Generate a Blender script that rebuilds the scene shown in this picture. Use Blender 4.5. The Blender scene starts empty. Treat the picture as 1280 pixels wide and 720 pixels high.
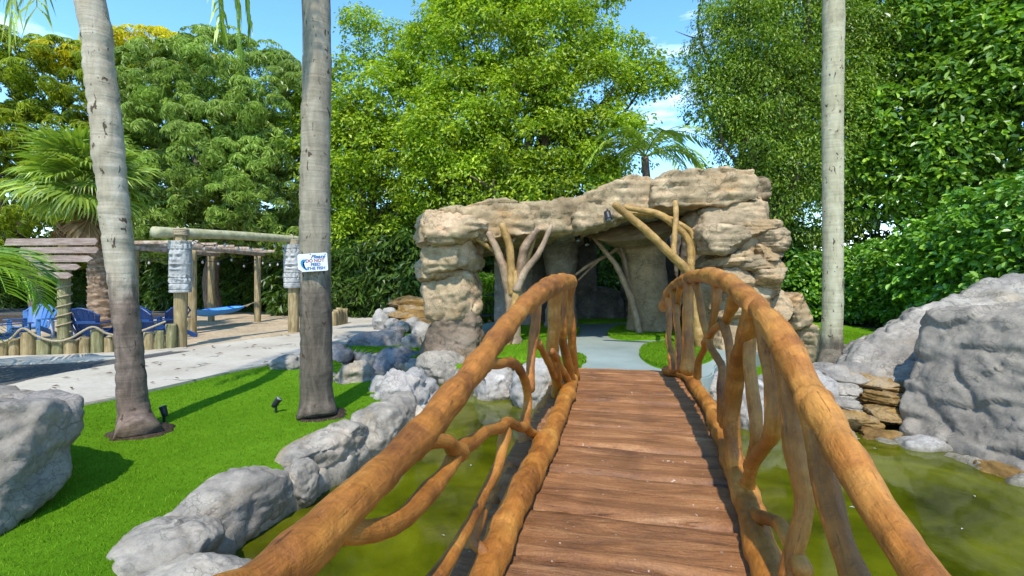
import bpy, bmesh, math, random
import numpy as np
from mathutils import Vector, Matrix

R = math.radians
random.seed(7)
rng = np.random.default_rng(11)

# ------------------------------------------------------------------ camera, sky, sun, exposure
F, CX, HY, CAMH = 640.0, 640.0, 348.0, 1.5      # focal length in photo pixels, principal column, horizon row, eye height
sc = bpy.context.scene
col = sc.collection
cam = bpy.data.cameras.new('camera')
cam.sensor_width = 36.0
cam.lens = 36.0 * F / 1280.0
cam.shift_y = -(360.0 - HY) / 1280.0
cam.clip_start, cam.clip_end = 0.05, 2000.0
camo = bpy.data.objects.new('camera', cam)
camo.location = (0, 0, CAMH)
camo.rotation_euler = (R(90), 0, 0)
col.objects.link(camo)
sc.camera = camo

SUN_ELEV = 54.0
SUN_AZ = 5.0            # degrees: shadows fall away from the camera, a touch to the right
w = bpy.data.worlds.new('World')
sc.world = w
w.use_nodes = True
nt = w.node_tree
nt.nodes.clear()
wo = nt.nodes.new('ShaderNodeOutputWorld')
bg = nt.nodes.new('ShaderNodeBackground')
sky = nt.nodes.new('ShaderNodeTexSky')
sky.sky_type = 'NISHITA'
sky.sun_disc = False
sky.sun_elevation = R(SUN_ELEV)
sky.sun_rotation = R(180 + SUN_AZ)
sky.altitude = 0
sky.air_density = 1.0
sky.dust_density = 0.0
sky.ozone_density = 3.0
# thin high cloud streaks
tc = nt.nodes.new('ShaderNodeTexCoord')
mp = nt.nodes.new('ShaderNodeMapping')
mp.inputs['Scale'].default_value = (1.6, 1.6, 7.0)
mp.inputs['Rotation'].default_value = (0.0, R(14), 0.0)
nz = nt.nodes.new('ShaderNodeTexNoise')
nz.inputs['Scale'].default_value = 1.7
nz.inputs['Detail'].default_value = 7
nz.inputs['Roughness'].default_value = 0.62
rp = nt.nodes.new('ShaderNodeValToRGB')
rp.color_ramp.elements[0].position = 0.60
rp.color_ramp.elements[0].color = (0, 0, 0, 1)
rp.color_ramp.elements[1].position = 0.78
rp.color_ramp.elements[1].color = (0.5, 0.5, 0.5, 1)
mx = nt.nodes.new('ShaderNodeMixRGB')
mx.inputs['Color2'].default_value = (7.5, 8.0, 8.6, 1)
nt.links.new(tc.outputs['Generated'], mp.inputs['Vector'])
nt.links.new(mp.outputs['Vector'], nz.inputs['Vector'])
nt.links.new(nz.outputs['Fac'], rp.inputs['Fac'])
nt.links.new(rp.outputs['Color'], mx.inputs['Fac'])
hs = nt.nodes.new('ShaderNodeHueSaturation')
hs.inputs['Saturation'].default_value = 1.2
nt.links.new(sky.outputs['Color'], hs.inputs['Color'])
nt.links.new(hs.outputs['Color'], mx.inputs['Color1'])
nt.links.new(mx.outputs['Color'], bg.inputs['Color'])
bg.inputs['Strength'].default_value = 0.15
nt.links.new(bg.outputs['Background'], wo.inputs['Surface'])

sun = bpy.data.lights.new('sun', 'SUN')
sun.energy = 2.05
sun.angle = R(0.53)
sun.color = (1.0, 0.955, 0.88)
suno = bpy.data.objects.new('sun', sun)
suno.rotation_euler = (R(90 - SUN_ELEV), 0, R(-SUN_AZ))
suno.location = (0, -10, 30)
col.objects.link(suno)

sc.view_settings.view_transform = 'Standard'
sc.view_settings.look = 'None'
sc.view_settings.exposure = 1.48
sc.view_settings.gamma = 1.0
sc.view_settings.use_curve_mapping = False
sc.render.engine = 'CYCLES'
sc.cycles.max_bounces = 8
sc.cycles.transparent_max_bounces = 8
sc.cycles.use_denoising = True
sc.cycles.sample_clamp_indirect = 6.0


def at(x, y, d):
    """Measured photo position (px) at a distance d in front of the eye -> world point."""
    return np.array([(x - CX) / F * d, d, CAMH - (y - HY) / F * d])


def on(x, y, z=0.0):
    """Measured photo position lying on the level z."""
    return at(x, y, (CAMH - z) * F / (y - HY))


# ------------------------------------------------------------------ numpy noise
_perm = rng.permutation(256)
_grad = rng.normal(size=(256, 3))
_grad /= np.linalg.norm(_grad, axis=1)[:, None]


def perlin(P):
    Pi = np.floor(P).astype(np.int64)
    f = P - Pi
    u = f * f * f * (f * (f * 6 - 15) + 10)
    res = 0
    for dx in (0, 1):
        for dy in (0, 1):
            for dz in (0, 1):
                h = _perm[(_perm[(_perm[(Pi[:, 0] + dx) & 255] + Pi[:, 1] + dy) & 255] + Pi[:, 2] + dz) & 255]
                g = _grad[h]
                v = g[:, 0] * (f[:, 0] - dx) + g[:, 1] * (f[:, 1] - dy) + g[:, 2] * (f[:, 2] - dz)
                wx = u[:, 0] if dx else 1 - u[:, 0]
                wy = u[:, 1] if dy else 1 - u[:, 1]
                wz = u[:, 2] if dz else 1 - u[:, 2]
                res = res + v * wx * wy * wz
    return res


def fbm(P, octv=4, gain=0.5, lac=2.03):
    a, s, r = 1.0, 0.0, 0.0
    for k in range(octv):
        r = r + a * perlin(P + 17.3 * k)
        a *= gain
        P = P * lac
    return r


def worley(P):
    Pi = np.floor(P).astype(np.int64)
    f1 = np.full(len(P), 9.0)
    f2 = np.full(len(P), 9.0)
    for dx in (-1, 0, 1):
        for dy in (-1, 0, 1):
            for dz in (-1, 0, 1):
                c = Pi + np.array([dx, dy, dz])
                h = _perm[(_perm[(_perm[c[:, 0] & 255] + c[:, 1]) & 255] + c[:, 2]) & 255]
                pt = c + 0.5 + 0.45 * _grad[h]
                d = np.linalg.norm(P - pt, axis=1)
                m = d < f1
                f2 = np.where(m, f1, np.minimum(f2, d))
                f1 = np.where(m, d, f1)
    return f1, f2


def facet(P):
    """Broken planes: every cell of a jittered lattice gets its own tilt and step."""
    Pi = np.floor(P).astype(np.int64)
    best = np.full(len(P), 9.0)
    bh = np.zeros(len(P), np.int64)
    bo = np.zeros_like(P)
    for dx in (-1, 0, 1):
        for dy in (-1, 0, 1):
            for dz in (-1, 0, 1):
                c = Pi + np.array([dx, dy, dz])
                h = _perm[(_perm[(_perm[c[:, 0] & 255] + c[:, 1]) & 255] + c[:, 2]) & 255]
                o = P - (c + 0.5 + 0.42 * _grad[h])
                d = np.linalg.norm(o, axis=1)
                m = d < best
                best = np.where(m, d, best)
                bh = np.where(m, h, bh)
                bo = np.where(m[:, None], o, bo)
    g = _grad[(bh * 3 + 7) & 255]
    return (bo * g).sum(1) * 0.9 + 0.28 * _grad[(bh * 5 + 1) & 255, 0]


def unit(v):
    return v / np.maximum(np.linalg.norm(v, axis=-1, keepdims=True), 1e-9)


# ------------------------------------------------------------------ mesh helpers
def mesh_np(name, V, faces, mat, smooth=True):
    """faces: list of (n,k) int arrays."""
    me = bpy.data.meshes.new(name)
    V = np.asarray(V, dtype=np.float32)
    me.vertices.add(len(V))
    me.vertices.foreach_set('co', V.ravel())
    faces = [np.asarray(f, dtype=np.int32) for f in faces if len(f)]
    nl = sum(f.size for f in faces)
    npol = sum(len(f) for f in faces)
    me.loops.add(nl)
    me.loops.foreach_set('vertex_index', np.concatenate([f.ravel() for f in faces]))
    me.polygons.add(npol)
    tot = np.concatenate([np.full(len(f), f.shape[1], dtype=np.int32) for f in faces])
    st = np.concatenate([[0], np.cumsum(tot)[:-1]]).astype(np.int32)
    me.polygons.foreach_set('loop_start', st)
    me.polygons.foreach_set('loop_total', tot)
    me.polygons.foreach_set('use_smooth', np.full(npol, smooth))
    me.update(calc_edges=True)
    if mat:
        me.materials.append(mat)
    return me


def link(name, me, parent=None, loc=(0, 0, 0)):
    o = bpy.data.objects.new(name, me)
    o.location = loc
    if parent is not None:
        o.parent = parent
    col.objects.link(o)
    return o


def gpos(o):
    p = np.zeros(3)
    while o is not None:
        p = p + np.array(o.location)
        o = o.parent
    return p


def add(name, V, faces, mat, parent=None, smooth=True, base=False):
    """World-space verts -> an object with its origin inside the thing (unrotated parents)."""
    V = np.asarray(V, dtype=float)
    c = (V.min(0) + V.max(0)) / 2
    if base:
        c[2] = V[:, 2].min()
    me = mesh_np(name, V - c, faces, mat, smooth)
    loc = c - (gpos(parent) if parent is not None else 0)
    return link(name, me, parent, loc)


def thing(name, label, cat, loc=(0, 0, 0), group=None, rotz=0.0):
    o = bpy.data.objects.new(name, None)
    o.empty_display_size = 0.2
    o.location = loc
    o.rotation_euler = (0, 0, rotz)
    col.objects.link(o)
    return tag(o, label, cat, group)


def tag(o, label=None, cat=None, group=None, kind=None):
    if label:
        o['label'] = label
    if cat:
        o['category'] = cat
    if group:
        o['group'] = group
    if kind:
        o['kind'] = kind
    return o


def join(parts):
    """[(V, [faces...]), ...] -> V, faces"""
    Vs, Fs, n = [], [], 0
    for V, fs in parts:
        Vs.append(V)
        for f in fs:
            if len(f):
                Fs.append(np.asarray(f) + n)
        n += len(V)
    by = {}
    for f in Fs:
        by.setdefault(f.shape[1], []).append(f)
    return np.concatenate(Vs), [np.concatenate(v) for v in by.values()]


def catmull(P, n):
    P = np.asarray(P, dtype=float)
    if len(P) == 2:
        t = np.linspace(0, 1, n)[:, None]
        return P[0] * (1 - t) + P[1] * t
    Q = np.vstack([2 * P[0] - P[1], P, 2 * P[-1] - P[-2]])
    seg = np.linalg.norm(np.diff(P[:, :3], axis=0), axis=1)
    cum = np.concatenate([[0], np.cumsum(seg)]) / seg.sum()
    out = []
    for u in np.linspace(0, 1, n):
        i = min(np.searchsorted(cum, u, side='right') - 1, len(P) - 2)
        t = (u - cum[i]) / max(cum[i + 1] - cum[i], 1e-9)
        p0, p1, p2, p3 = Q[i], Q[i + 1], Q[i + 2], Q[i + 3]
        out.append(0.5 * (2 * p1 + (p2 - p0) * t + (2 * p0 - 5 * p1 + 4 * p2 - p3) * t * t + (3 * p1 - p0 - 3 * p2 + p3) * t ** 3))
    return np.array(out)


def tube(P, rad, n=None, seg=10, lump=0.0, lfreq=6.0, round_ends=True, grain=0.0, gfreq=30.0):
    """Swept tube through control points P with radii rad -> V, faces"""
    P = np.asarray(P, dtype=float)
    rad = np.full(len(P), rad) if np.isscalar(rad) else np.asarray(rad, dtype=float)
    if n is None:
        n = max(4, 6 * (len(P) - 1))
    C = catmull(np.hstack([P, rad[:, None]]), n)
    C, r = C[:, :3], np.maximum(C[:, 3], 1e-4)
    T = unit(np.gradient(C, axis=0))
    if round_ends:
        k = np.array([1.0, 0.72, 0.0])
        a0, a1 = [], []
        for q in (0.45, 0.85, 1.0):
            s = math.sqrt(max(0, 1 - q * q))
            a0.append((C[0] - T[0] * r[0] * q * 0.8, r[0] * max(s, 0.02)))
            a1.append((C[-1] + T[-1] * r[-1] * q * 0.8, r[-1] * max(s, 0.02)))
        C = np.vstack([[a[0] for a in a0[::-1]], C, [a[0] for a in a1]])
        r = np.concatenate([[a[1] for a in a0[::-1]], r, [a[1] for a in a1]])
        T = np.vstack([[T[0]] * 3, T, [T[-1]] * 3])
    N = np.zeros_like(C)
    ref = np.array([0, 0, 1.0]) if abs(T[0][2]) < 0.9 else np.array([1.0, 0, 0])
    v = unit(np.cross(T[0], ref))
    for i in range(len(C)):
        v = unit(v - T[i] * np.dot(v, T[i]))
        N[i] = v
    B = np.cross(T, N)
    a = np.arange(seg) * 2 * math.pi / seg
    D = N[:, None, :] * np.cos(a)[None, :, None] + B[:, None, :] * np.sin(a)[None, :, None]
    V = C[:, None, :] + D * r[:, None, None]
    V = V.reshape(-1, 3)
    Df = D.reshape(-1, 3)
    rr = np.repeat(r, seg)
    if lump:
        V = V + Df * (rr * lump * fbm(V * lfreq + 5.1, 3))[:, None]
    if grain:
        s = np.repeat(np.concatenate([[0], np.cumsum(np.linalg.norm(np.diff(C, axis=0), axis=1))]), seg)
        aa = np.tile(a, len(C))
        Q = np.stack([np.cos(aa) * 2.4, np.sin(aa) * 2.4, s * gfreq * 0.12 + C[0, 0]], 1)
        V = V + Df * (rr * grain * fbm(Q * 1.7, 3))[:, None]
    global TUV
    ss = np.repeat(np.concatenate([[0], np.cumsum(np.linalg.norm(np.diff(C, axis=0), axis=1))]), seg)
    TUV = np.column_stack([np.cos(np.tile(a, len(C))), np.sin(np.tile(a, len(C))), ss])
    TUV = np.vstack([TUV, [0, 0, 0], [0, 0, ss[-1]]])
    m = len(C)
    i, j = np.meshgrid(np.arange(m - 1), np.arange(seg), indexing='ij')
    j2 = (j + 1) % seg
    f = np.stack([i * seg + j, i * seg + j2, (i + 1) * seg + j2, (i + 1) * seg + j], -1).reshape(-1, 4)
    nV = len(V)
    V = np.vstack([V, C[0], C[-1]])
    jj = np.arange(seg)
    c0 = np.stack([np.full(seg, nV), (jj + 1) % seg, jj], 1)
    c1 = np.stack([np.full(seg, nV + 1), (m - 1) * seg + jj, (m - 1) * seg + (jj + 1) % seg], 1)
    return V, [f, np.vstack([c0, c1])]


def box(c, s, rot=0.0, bevel=0.0):
    """Box with chamfered edges: centre c, size s, rotation about z."""
    hx, hy, hz = np.array(s) / 2
    b = min(bevel, hx * 0.9, hy * 0.9, hz * 0.9)
    bm = bmesh.new()
    bmesh.ops.create_cube(bm, size=1.0)
    for v in bm.verts:
        v.co = Vector((v.co.x * 2 * hx, v.co.y * 2 * hy, v.co.z * 2 * hz))
    if b > 0:
        bmesh.ops.bevel(bm, geom=bm.edges[:], offset=b, segments=1, affect='EDGES')
    V, fs = bm_np(bm)
    cr, sr = math.cos(rot), math.sin(rot)
    V = np.stack([V[:, 0] * cr - V[:, 1] * sr, V[:, 0] * sr + V[:, 1] * cr, V[:, 2]], 1) + np.array(c)
    return V, fs


def bm_np(bm):
    bm.verts.index_update()
    V = np.array([v.co[:] for v in bm.verts])
    by = {}
    for f in bm.faces:
        by.setdefault(len(f.verts), []).append([v.index for v in f.verts])
    bm.free()
    return V, [np.array(x) for x in by.values()]


def beam(p, q, wd, ht, bevel=0.006):
    """Rectangular timber from p to q."""
    p, q = np.asarray(p, float), np.asarray(q, float)
    t = q - p
    L = np.linalg.norm(t)
    V, fs = box((0, 0, 0), (wd, L, ht), 0, bevel)
    t = t / L
    x = unit(np.cross(t, [0, 0, 1.0])) if abs(t[2]) < 0.99 else np.array([1.0, 0, 0])
    z = np.cross(x, t)
    return V[:, :1] * x + V[:, 1:2] * t + V[:, 2:3] * z + (p + q) / 2, fs


_ico = {}


def ico(sub):
    if sub not in _ico:
        bm = bmesh.new()
        bmesh.ops.create_icosphere(bm, subdivisions=sub, radius=1.0)
        _ico[sub] = bm_np(bm)
    return _ico[sub]


def vnormals(V, F):
    N = np.zeros_like(V)
    for f in F:
        n = np.cross(V[f[:, 1]] - V[f[:, 0]], V[f[:, -1]] - V[f[:, 0]])
        for k in range(f.shape[1]):
            np.add.at(N, f[:, k], n)
    return unit(N)


def rough_rock(V, F, s, seed, rough=0.06, crack=0.035, strata=0.0, sfreq=5.0, cfreq=2.2, fk=0.5):
    """Displace a closed surface like moulded rock; s = typical size."""
    N = vnormals(V, F)
    off = np.array([seed * 3.7, seed * 1.3, seed * 7.1])
    Q = V / s
    rg = 0.28 - np.abs(fbm(Q * np.array([1.7, 1.7, 2.6]) + off + 3, 4, 0.55))
    d = rough * s * (0.75 * fbm(Q * 2.2 + off, 5, 0.5) + 0.6 * rg + 0.35 * (0.2 - np.abs(fbm(Q * 6 + off, 4, 0.6))))
    Wf = Q * np.array([1, 1, 1.7]) * 3.0 + 0.18 * np.stack([perlin(Q * 4 + off), perlin(Q * 4 + off + 9), perlin(Q * 4 + off + 5)], 1) + off + 31
    d = d + rough * s * fk * facet(Wf) + rough * s * 0.42 * fk * facet(Wf * 2.6 + 11)
    if crack:
        Wp = Q * np.array([1, 1, 1.5]) * cfreq + 0.35 * np.stack([fbm(Q * 3 + off, 2), fbm(Q * 3 + off + 9, 2), fbm(Q * 3 + off + 5, 2)], 1) + off
        f1, f2 = worley(Wp)
        d = d - crack * s * np.exp(-((f2 - f1) / 0.09) ** 2) + 0.5 * crack * s * (0.5 - f1)
    if strata:
        zz = V[:, 2] * sfreq + 0.9 * fbm(V * np.array([.9, .9, .5]) * 0.8 + off, 3) + seed
        fr = zz - np.floor(zz)
        lay = _grad[(np.floor(zz).astype(int) * 7 + int(seed)) & 255, 0]
        d = d + strata * (0.35 * lay - np.exp(-(np.minimum(fr, 1 - fr) / 0.09) ** 2))
    return V + N * d[:, None]


def rock_np(dims, seed, sub=4, boxy=2.6, facets=9, rough=0.06, crack=0.035, strata=0.0, sfreq=5.0, cfreq=2.2, cut=(0.70, 0.95)):
    U, Fc = ico(sub)
    r = (np.abs(U) ** boxy).sum(1) ** (-1 / boxy)
    p = U * r[:, None]
    g = np.random.default_rng(int(seed * 13 + 5))
    for _ in range(facets):
        n = unit(g.normal(size=3) * np.array([1, 1, .8]))
        h = g.uniform(*cut)
        ex = np.maximum(p @ n - h, 0)
        p = p - n * (ex * 0.85)[:, None]
    p = p * (np.array(dims) / 2)
    s = float(np.cbrt(np.prod(dims)))
    return rough_rock(p, Fc, s, seed, rough, crack, strata, sfreq, cfreq), Fc


def remesh(V, Fs, voxel, smooth=3):
    me = mesh_np('tmp', V, Fs, None)
    o = bpy.data.objects.new('tmp', me)
    col.objects.link(o)
    m = o.modifiers.new('r', 'REMESH')
    m.mode = 'VOXEL'
    m.voxel_size = voxel
    if smooth:
        s = o.modifiers.new('s', 'SMOOTH')
        s.iterations = smooth
        s.factor = 0.5
    dg = bpy.context.evaluated_depsgraph_get()
    dg.update()
    ev = o.evaluated_get(dg)
    em = bpy.data.meshes.new_from_object(ev)
    n = len(em.vertices)
    co = np.empty(n * 3, dtype=np.float32)
    em.vertices.foreach_get('co', co)
    lt = np.empty(len(em.polygons), dtype=np.int32)
    em.polygons.foreach_get('loop_total', lt)
    vi = np.empty(len(em.loops), dtype=np.int32)
    em.loops.foreach_get('vertex_index', vi)
    ls = np.concatenate([[0], np.cumsum(lt)[:-1]])
    out = []
    for k in np.unique(lt):
        idx = ls[lt == k][:, None] + np.arange(k)
        out.append(vi[idx])
    bpy.data.objects.remove(o)
    bpy.data.meshes.remove(me)
    bpy.data.meshes.remove(em)
    return co.reshape(-1, 3).astype(float), out


def hull(points):
    bm = bmesh.new()
    for p in points:
        bm.verts.new(Vector([float(a) for a in p]))
    r = bmesh.ops.convex_hull(bm, input=bm.verts[:])
    bmesh.ops.delete(bm, geom=[v for v in bm.verts if not v.link_faces], context='VERTS')
    bmesh.ops.recalc_face_normals(bm, faces=bm.faces[:])
    return bm_np(bm)


def in_poly(P, poly):
    x, y = P[:, 0], P[:, 1]
    ins = np.zeros(len(P), bool)
    n = len(poly)
    for i in range(n):
        x1, y1 = poly[i]
        x2, y2 = poly[(i + 1) % n]
        c = ((y1 > y) != (y2 > y)) & (x < (x2 - x1) * (y - y1) / (y2 - y1 + 1e-12) + x1)
        ins ^= c
    return ins


def dist_poly(P, poly):
    d = np.full(len(P), 1e9)
    n = len(poly)
    for i in range(n):
        a, b = np.array(poly[i]), np.array(poly[(i + 1) % n])
        ab = b - a
        t = np.clip(((P - a) @ ab) / (ab @ ab), 0, 1)
        d = np.minimum(d, np.linalg.norm(P - (a + t[:, None] * ab), axis=1))
    return d


def smooth_poly(poly, n=160):
    P = np.array(list(poly) + [poly[0]], float)
    P = np.vstack([P[-2], P, P[1]])
    out = []
    m = len(poly)
    per = max(2, n // m)
    for i in range(m):
        p0, p1, p2, p3 = P[i], P[i + 1], P[i + 2], P[i + 3]
        for t in np.linspace(0, 1, per, endpoint=False):
            out.append(0.5 * (2 * p1 + (p2 - p0) * t + (2 * p0 - 5 * p1 + 4 * p2 - p3) * t * t + (3 * p1 - p0 - 3 * p2 + p3) * t ** 3))
    return np.array(out)


def slab(poly, z0, z1, bevel=0.0):
    """Extruded outline (any simple polygon), top rounded by an inset ring."""
    bm = bmesh.new()
    vs = [bm.verts.new((p[0], p[1], z0)) for p in poly]
    f = bm.faces.new(vs)
    if f.normal.z < 0:
        bmesh.ops.reverse_faces(bm, faces=[f])
    r = bmesh.ops.extrude_face_region(bm, geom=[f])
    top = [e for e in r['geom'] if isinstance(e, bmesh.types.BMVert)]
    for v in top:
        v.co.z = z1
    if bevel:
        tops = set(top)
        ed = [e for e in bm.edges if e.verts[0] in tops and e.verts[1] in tops]
        bmesh.ops.bevel(bm, geom=ed, offset=bevel, segments=2, affect='EDGES')
    bmesh.ops.recalc_face_normals(bm, faces=bm.faces[:])
    bmesh.ops.triangulate(bm, faces=[f for f in bm.faces if len(f.verts) > 4])
    return bm_np(bm)


# ------------------------------------------------------------------ materials
class NT:
    def __init__(s, name):
        s.m = bpy.data.materials.new(name)
        s.m.use_nodes = True
        s.t = s.m.node_tree
        s.t.nodes.clear()
        s.out = s.n('OutputMaterial')
        s.p = s.n('BsdfPrincipled')
        s.l(s.p.outputs[0], s.out.inputs[0])

    def n(s, k, **kw):
        x = s.t.nodes.new('ShaderNode' + k)
        for a, b in kw.items():
            setattr(x, a, b)
        return x

    def l(s, a, b):
        s.t.links.new(a, b)

    def coords(s, scale=(1, 1, 1), rot=(0, 0, 0), world=False):
        mpn = s.n('Mapping')
        mpn.inputs['Scale'].default_value = scale
        mpn.inputs['Rotation'].default_value = rot
        if world:
            g = s.n('NewGeometry')
            s.l(g.outputs['Position'], mpn.inputs['Vector'])
        else:
            c = s.n('TexCoord')
            oi = s.n('ObjectInfo')
            mu = s.n('VectorMath', operation='MULTIPLY_ADD')
            mu.inputs[1].default_value = (31.0, 17.0, 23.0)
            s.l(oi.outputs['Random'], mu.inputs[0])
            s.l(c.outputs['Object'], mu.inputs[2])
            s.l(mu.outputs[0], mpn.inputs['Vector'])
        return mpn.outputs[0]

    def noise(s, vec, scale, detail=6, rough=0.55, dist=0.0):
        x = s.n('TexNoise')
        x.inputs['Scale'].default_value = scale
        x.inputs['Detail'].default_value = detail
        x.inputs['Roughness'].default_value = rough
        x.inputs['Distortion'].default_value = dist
        s.l(vec, x.inputs['Vector'])
        return x.outputs['Fac']

    def ramp(s, fac, stops):
        x = s.n('ValToRGB')
        e = x.color_ramp.elements
        while len(e) < len(stops):
            e.new(0.5)
        for k, (pos, c) in enumerate(stops):
            e[k].position = pos
            e[k].color = (c[0], c[1], c[2], 1) if not np.isscalar(c) else (c, c, c, 1)
        s.l(fac, x.inputs['Fac'])
        return x.outputs['Color']

    def mix(s, fac, a, b, mode='MIX'):
        x = s.n('MixRGB', blend_type=mode)
        for v, i in ((fac, 0), (a, 1), (b, 2)):
            if hasattr(v, 'type') and hasattr(v, 'links'):
                s.l(v, x.inputs[i])
            elif np.isscalar(v):
                x.inputs[i].default_value = v if i == 0 else (v, v, v, 1)
            else:
                x.inputs[i].default_value = (*v, 1)
        return x.outputs[0]

    def math(s, op, a, b=0.0):
        x = s.n('Math', operation=op)
        for v, i in ((a, 0), (b, 1)):
            if np.isscalar(v):
                x.inputs[i].default_value = v
            else:
                s.l(v, x.inputs[i])
        return x.outputs[0]

    def bump(s, h, strength=0.3, dist=0.02, prev=None):
        x = s.n('Bump')
        x.inputs['Strength'].default_value = strength
        x.inputs['Distance'].default_value = dist
        s.l(h, x.inputs['Height'])
        if prev is not None:
            s.l(prev, x.inputs['Normal'])
        return x.outputs[0]

    def done(s, colr, rough=0.8, normal=None, spec=0.3):
        if hasattr(colr, 'links'):
            s.l(colr, s.p.inputs['Base Color'])
        else:
            s.p.inputs['Base Color'].default_value = (*colr, 1)
        if hasattr(rough, 'links'):
            s.l(rough, s.p.inputs['Roughness'])
        else:
            s.p.inputs['Roughness'].default_value = rough
        s.p.inputs['Specular IOR Level'].default_value = spec
        if normal is not None:
            s.l(normal, s.p.inputs['Normal'])
        return s.m


def mat_rock(name, dark, mid, light, stain=None, stain_pos=0.55, streak=True, scale=1.0, fine=0.35, algae=False):
    t = NT(name)
    v = t.coords()
    n1 = t.noise(v, 1.6 * scale, 8, 0.62, 0.3)
    c = t.ramp(n1, [(0.30, dark), (0.48, mid), (0.70, light)])
    n2 = t.noise(v, 14 * scale, 8, 0.7)
    c = t.mix(0.55, c, t.ramp(n2, [(0.28, 0.35), (0.5, 0.5), (0.75, 0.68)]), 'OVERLAY')
    if stain is not None:
        n3 = t.noise(t.coords((1, 1, 2.0)), 1.1 * scale, 5, 0.6, 0.6)
        c = t.mix(t.ramp(n3, [(stain_pos - 0.05, 0.0), (stain_pos + 0.13, 0.85)]), c, stain)
    if streak:
        n4 = t.noise(t.coords((6, 6, 0.7)), 2.2 * scale, 4, 0.6)
        c = t.mix(t.ramp(n4, [(0.56, 0.0), (0.75, 0.35)]), c, tuple(0.55 * a for a in dark))
    if algae:
        g = t.n('NewGeometry')
        sx = t.n('SeparateXYZ')
        t.l(g.outputs['Position'], sx.inputs[0])
        z = t.math('ADD', sx.outputs[2], t.math('MULTIPLY', n2, 0.16))
        c = t.mix(t.ramp(t.math('ADD', z, 0.72), [(0.42, (1, 1, 1)), (0.60, (0, 0, 0))]), c, (0.115, 0.10, 0.028))
    rd = t.n('TexNoise', noise_type='RIDGED_MULTIFRACTAL', normalize=True)
    rd.inputs['Scale'].default_value = 3.4 * scale
    rd.inputs['Detail'].default_value = 9
    rd.inputs['Roughness'].default_value = 0.62
    rd.inputs['Lacunarity'].default_value = 2.2
    t.l(t.coords((1, 1, 1.6)), rd.inputs['Vector'])
    b = t.bump(rd.outputs['Fac'], 0.85, 0.075)
    c = t.mix(0.65, c, t.ramp(rd.outputs['Fac'], [(0.12, 0.28), (0.45, 0.52), (0.85, 0.68)]), 'OVERLAY')  # crevice shade and ridge light painted into the colour
    n5 = t.noise(v, 5.5 * scale, 8, 0.62, 0.4)
    b = t.bump(n5, 0.4, 0.04, b)
    vo = t.n('TexVoronoi', feature='DISTANCE_TO_EDGE')
    vo.inputs['Scale'].default_value = 3.1 * scale
    dv = t.n('VectorMath', operation='ADD')
    nn = t.n('TexNoise')
    nn.inputs['Scale'].default_value = 3.0 * scale
    nn.inputs['Detail'].default_value = 5
    t.l(v, nn.inputs['Vector'])
    t.l(nn.outputs['Color'], dv.inputs[0])
    t.l(t.coords((1, 1, 1.7)), dv.inputs[1])
    t.l(dv.outputs[0], vo.inputs['Vector'])
    crk = t.math('MULTIPLY', t.ramp(vo.outputs['Distance'], [(0.0, 1.0), (0.05, 0.0)]), t.ramp(t.noise(v, 1.9 * scale, 3, 0.5), [(0.47, 0.0), (0.60, 1.0)]))
    b = t.bump(crk, -0.6, 0.025, b)
    c = t.mix(t.math('MULTIPLY', crk, 0.6), c, tuple(0.4 * a for a in dark))
    vo2 = t.n('TexVoronoi', feature='DISTANCE_TO_EDGE')
    vo2.inputs['Scale'].default_value = 7.5 * scale
    dv2 = t.n('VectorMath', operation='ADD')
    t.l(nn.outputs['Color'], dv2.inputs[0])
    t.l(t.coords((0.7, 0.7, 1.9)), dv2.inputs[1])
    t.l(dv2.outputs[0], vo2.inputs['Vector'])
    crk2 = t.math('MULTIPLY', t.ramp(vo2.outputs['Distance'], [(0.0, 1.0), (0.06, 0.0)]), t.ramp(t.noise(v, 3.1 * scale, 3, 0.5), [(0.50, 0.0), (0.58, 1.0)]))
    b = t.bump(crk2, -0.6, 0.02, b)
    c = t.mix(t.math('MULTIPLY', crk2, 0.6), c, tuple(0.4 * a for a in dark))
    n7 = t.noise(v, 42 * scale, 6, 0.75)
    b = t.bump(n7, fine, 0.02, b)
    c = t.mix(0.5, c, t.ramp(n7, [(0.3, 0.33), (0.7, 0.66)]), 'OVERLAY')
    return t.done(c, 0.82, b, 0.25)


def mat_leaf(name, c1, c2, c3=None, trans=0.32, rough=0.42, spec=0.4, tboost=1.5):
    t = NT(name)
    g = t.n('NewGeometry')
    st = [(0.0, c1), (0.55, c2), (1.0, c3 or c2)]
    c = t.ramp(g.outputs['Random Per Island'], st)
    n = t.noise(t.coords(world=True), 0.55, 3)
    c = t.mix(0.8, c, t.ramp(n, [(0.32, 0.33), (0.68, 0.66)]), 'OVERLAY')
    t.l(c, t.p.inputs['Base Color'])
    t.p.inputs['Roughness'].default_value = rough
    t.p.inputs['Specular IOR Level'].default_value = spec
    tr = t.n('BsdfTranslucent')
    t.l(t.mix(1.0, c, (tboost, tboost * 1.05, tboost * 0.5), 'MULTIPLY'), tr.inputs['Color'])
    ms = t.n('MixShader')
    ms.inputs[0].default_value = trans
    t.l(t.p.outputs[0], ms.inputs[1])
    t.l(tr.outputs[0], ms.inputs[2])
    t.l(ms.outputs[0], t.out.inputs[0])
    return t.m


def mat_bark(name, a, b, c, stretch=(7, 7, 1.2), bumpk=0.5, scale=3.0, rough=0.85):
    t = NT(name)
    v = t.coords(stretch)
    n = t.noise(v, scale, 8, 0.65, 0.4)
    cc = t.ramp(n, [(0.28, a), (0.5, b), (0.72, c)])
    n2 = t.noise(t.coords(), 9, 5, 0.6)
    cc = t.mix(0.4, cc, t.ramp(n2, [(0.3, 0.36), (0.7, 0.62)]), 'OVERLAY')
    bb = t.bump(n, bumpk, 0.03)
    bb = t.bump(t.noise(t.coords(), 45, 5, 0.65), 0.25, 0.01, bb)
    return t.done(cc, rough, bb, 0.25)


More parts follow.
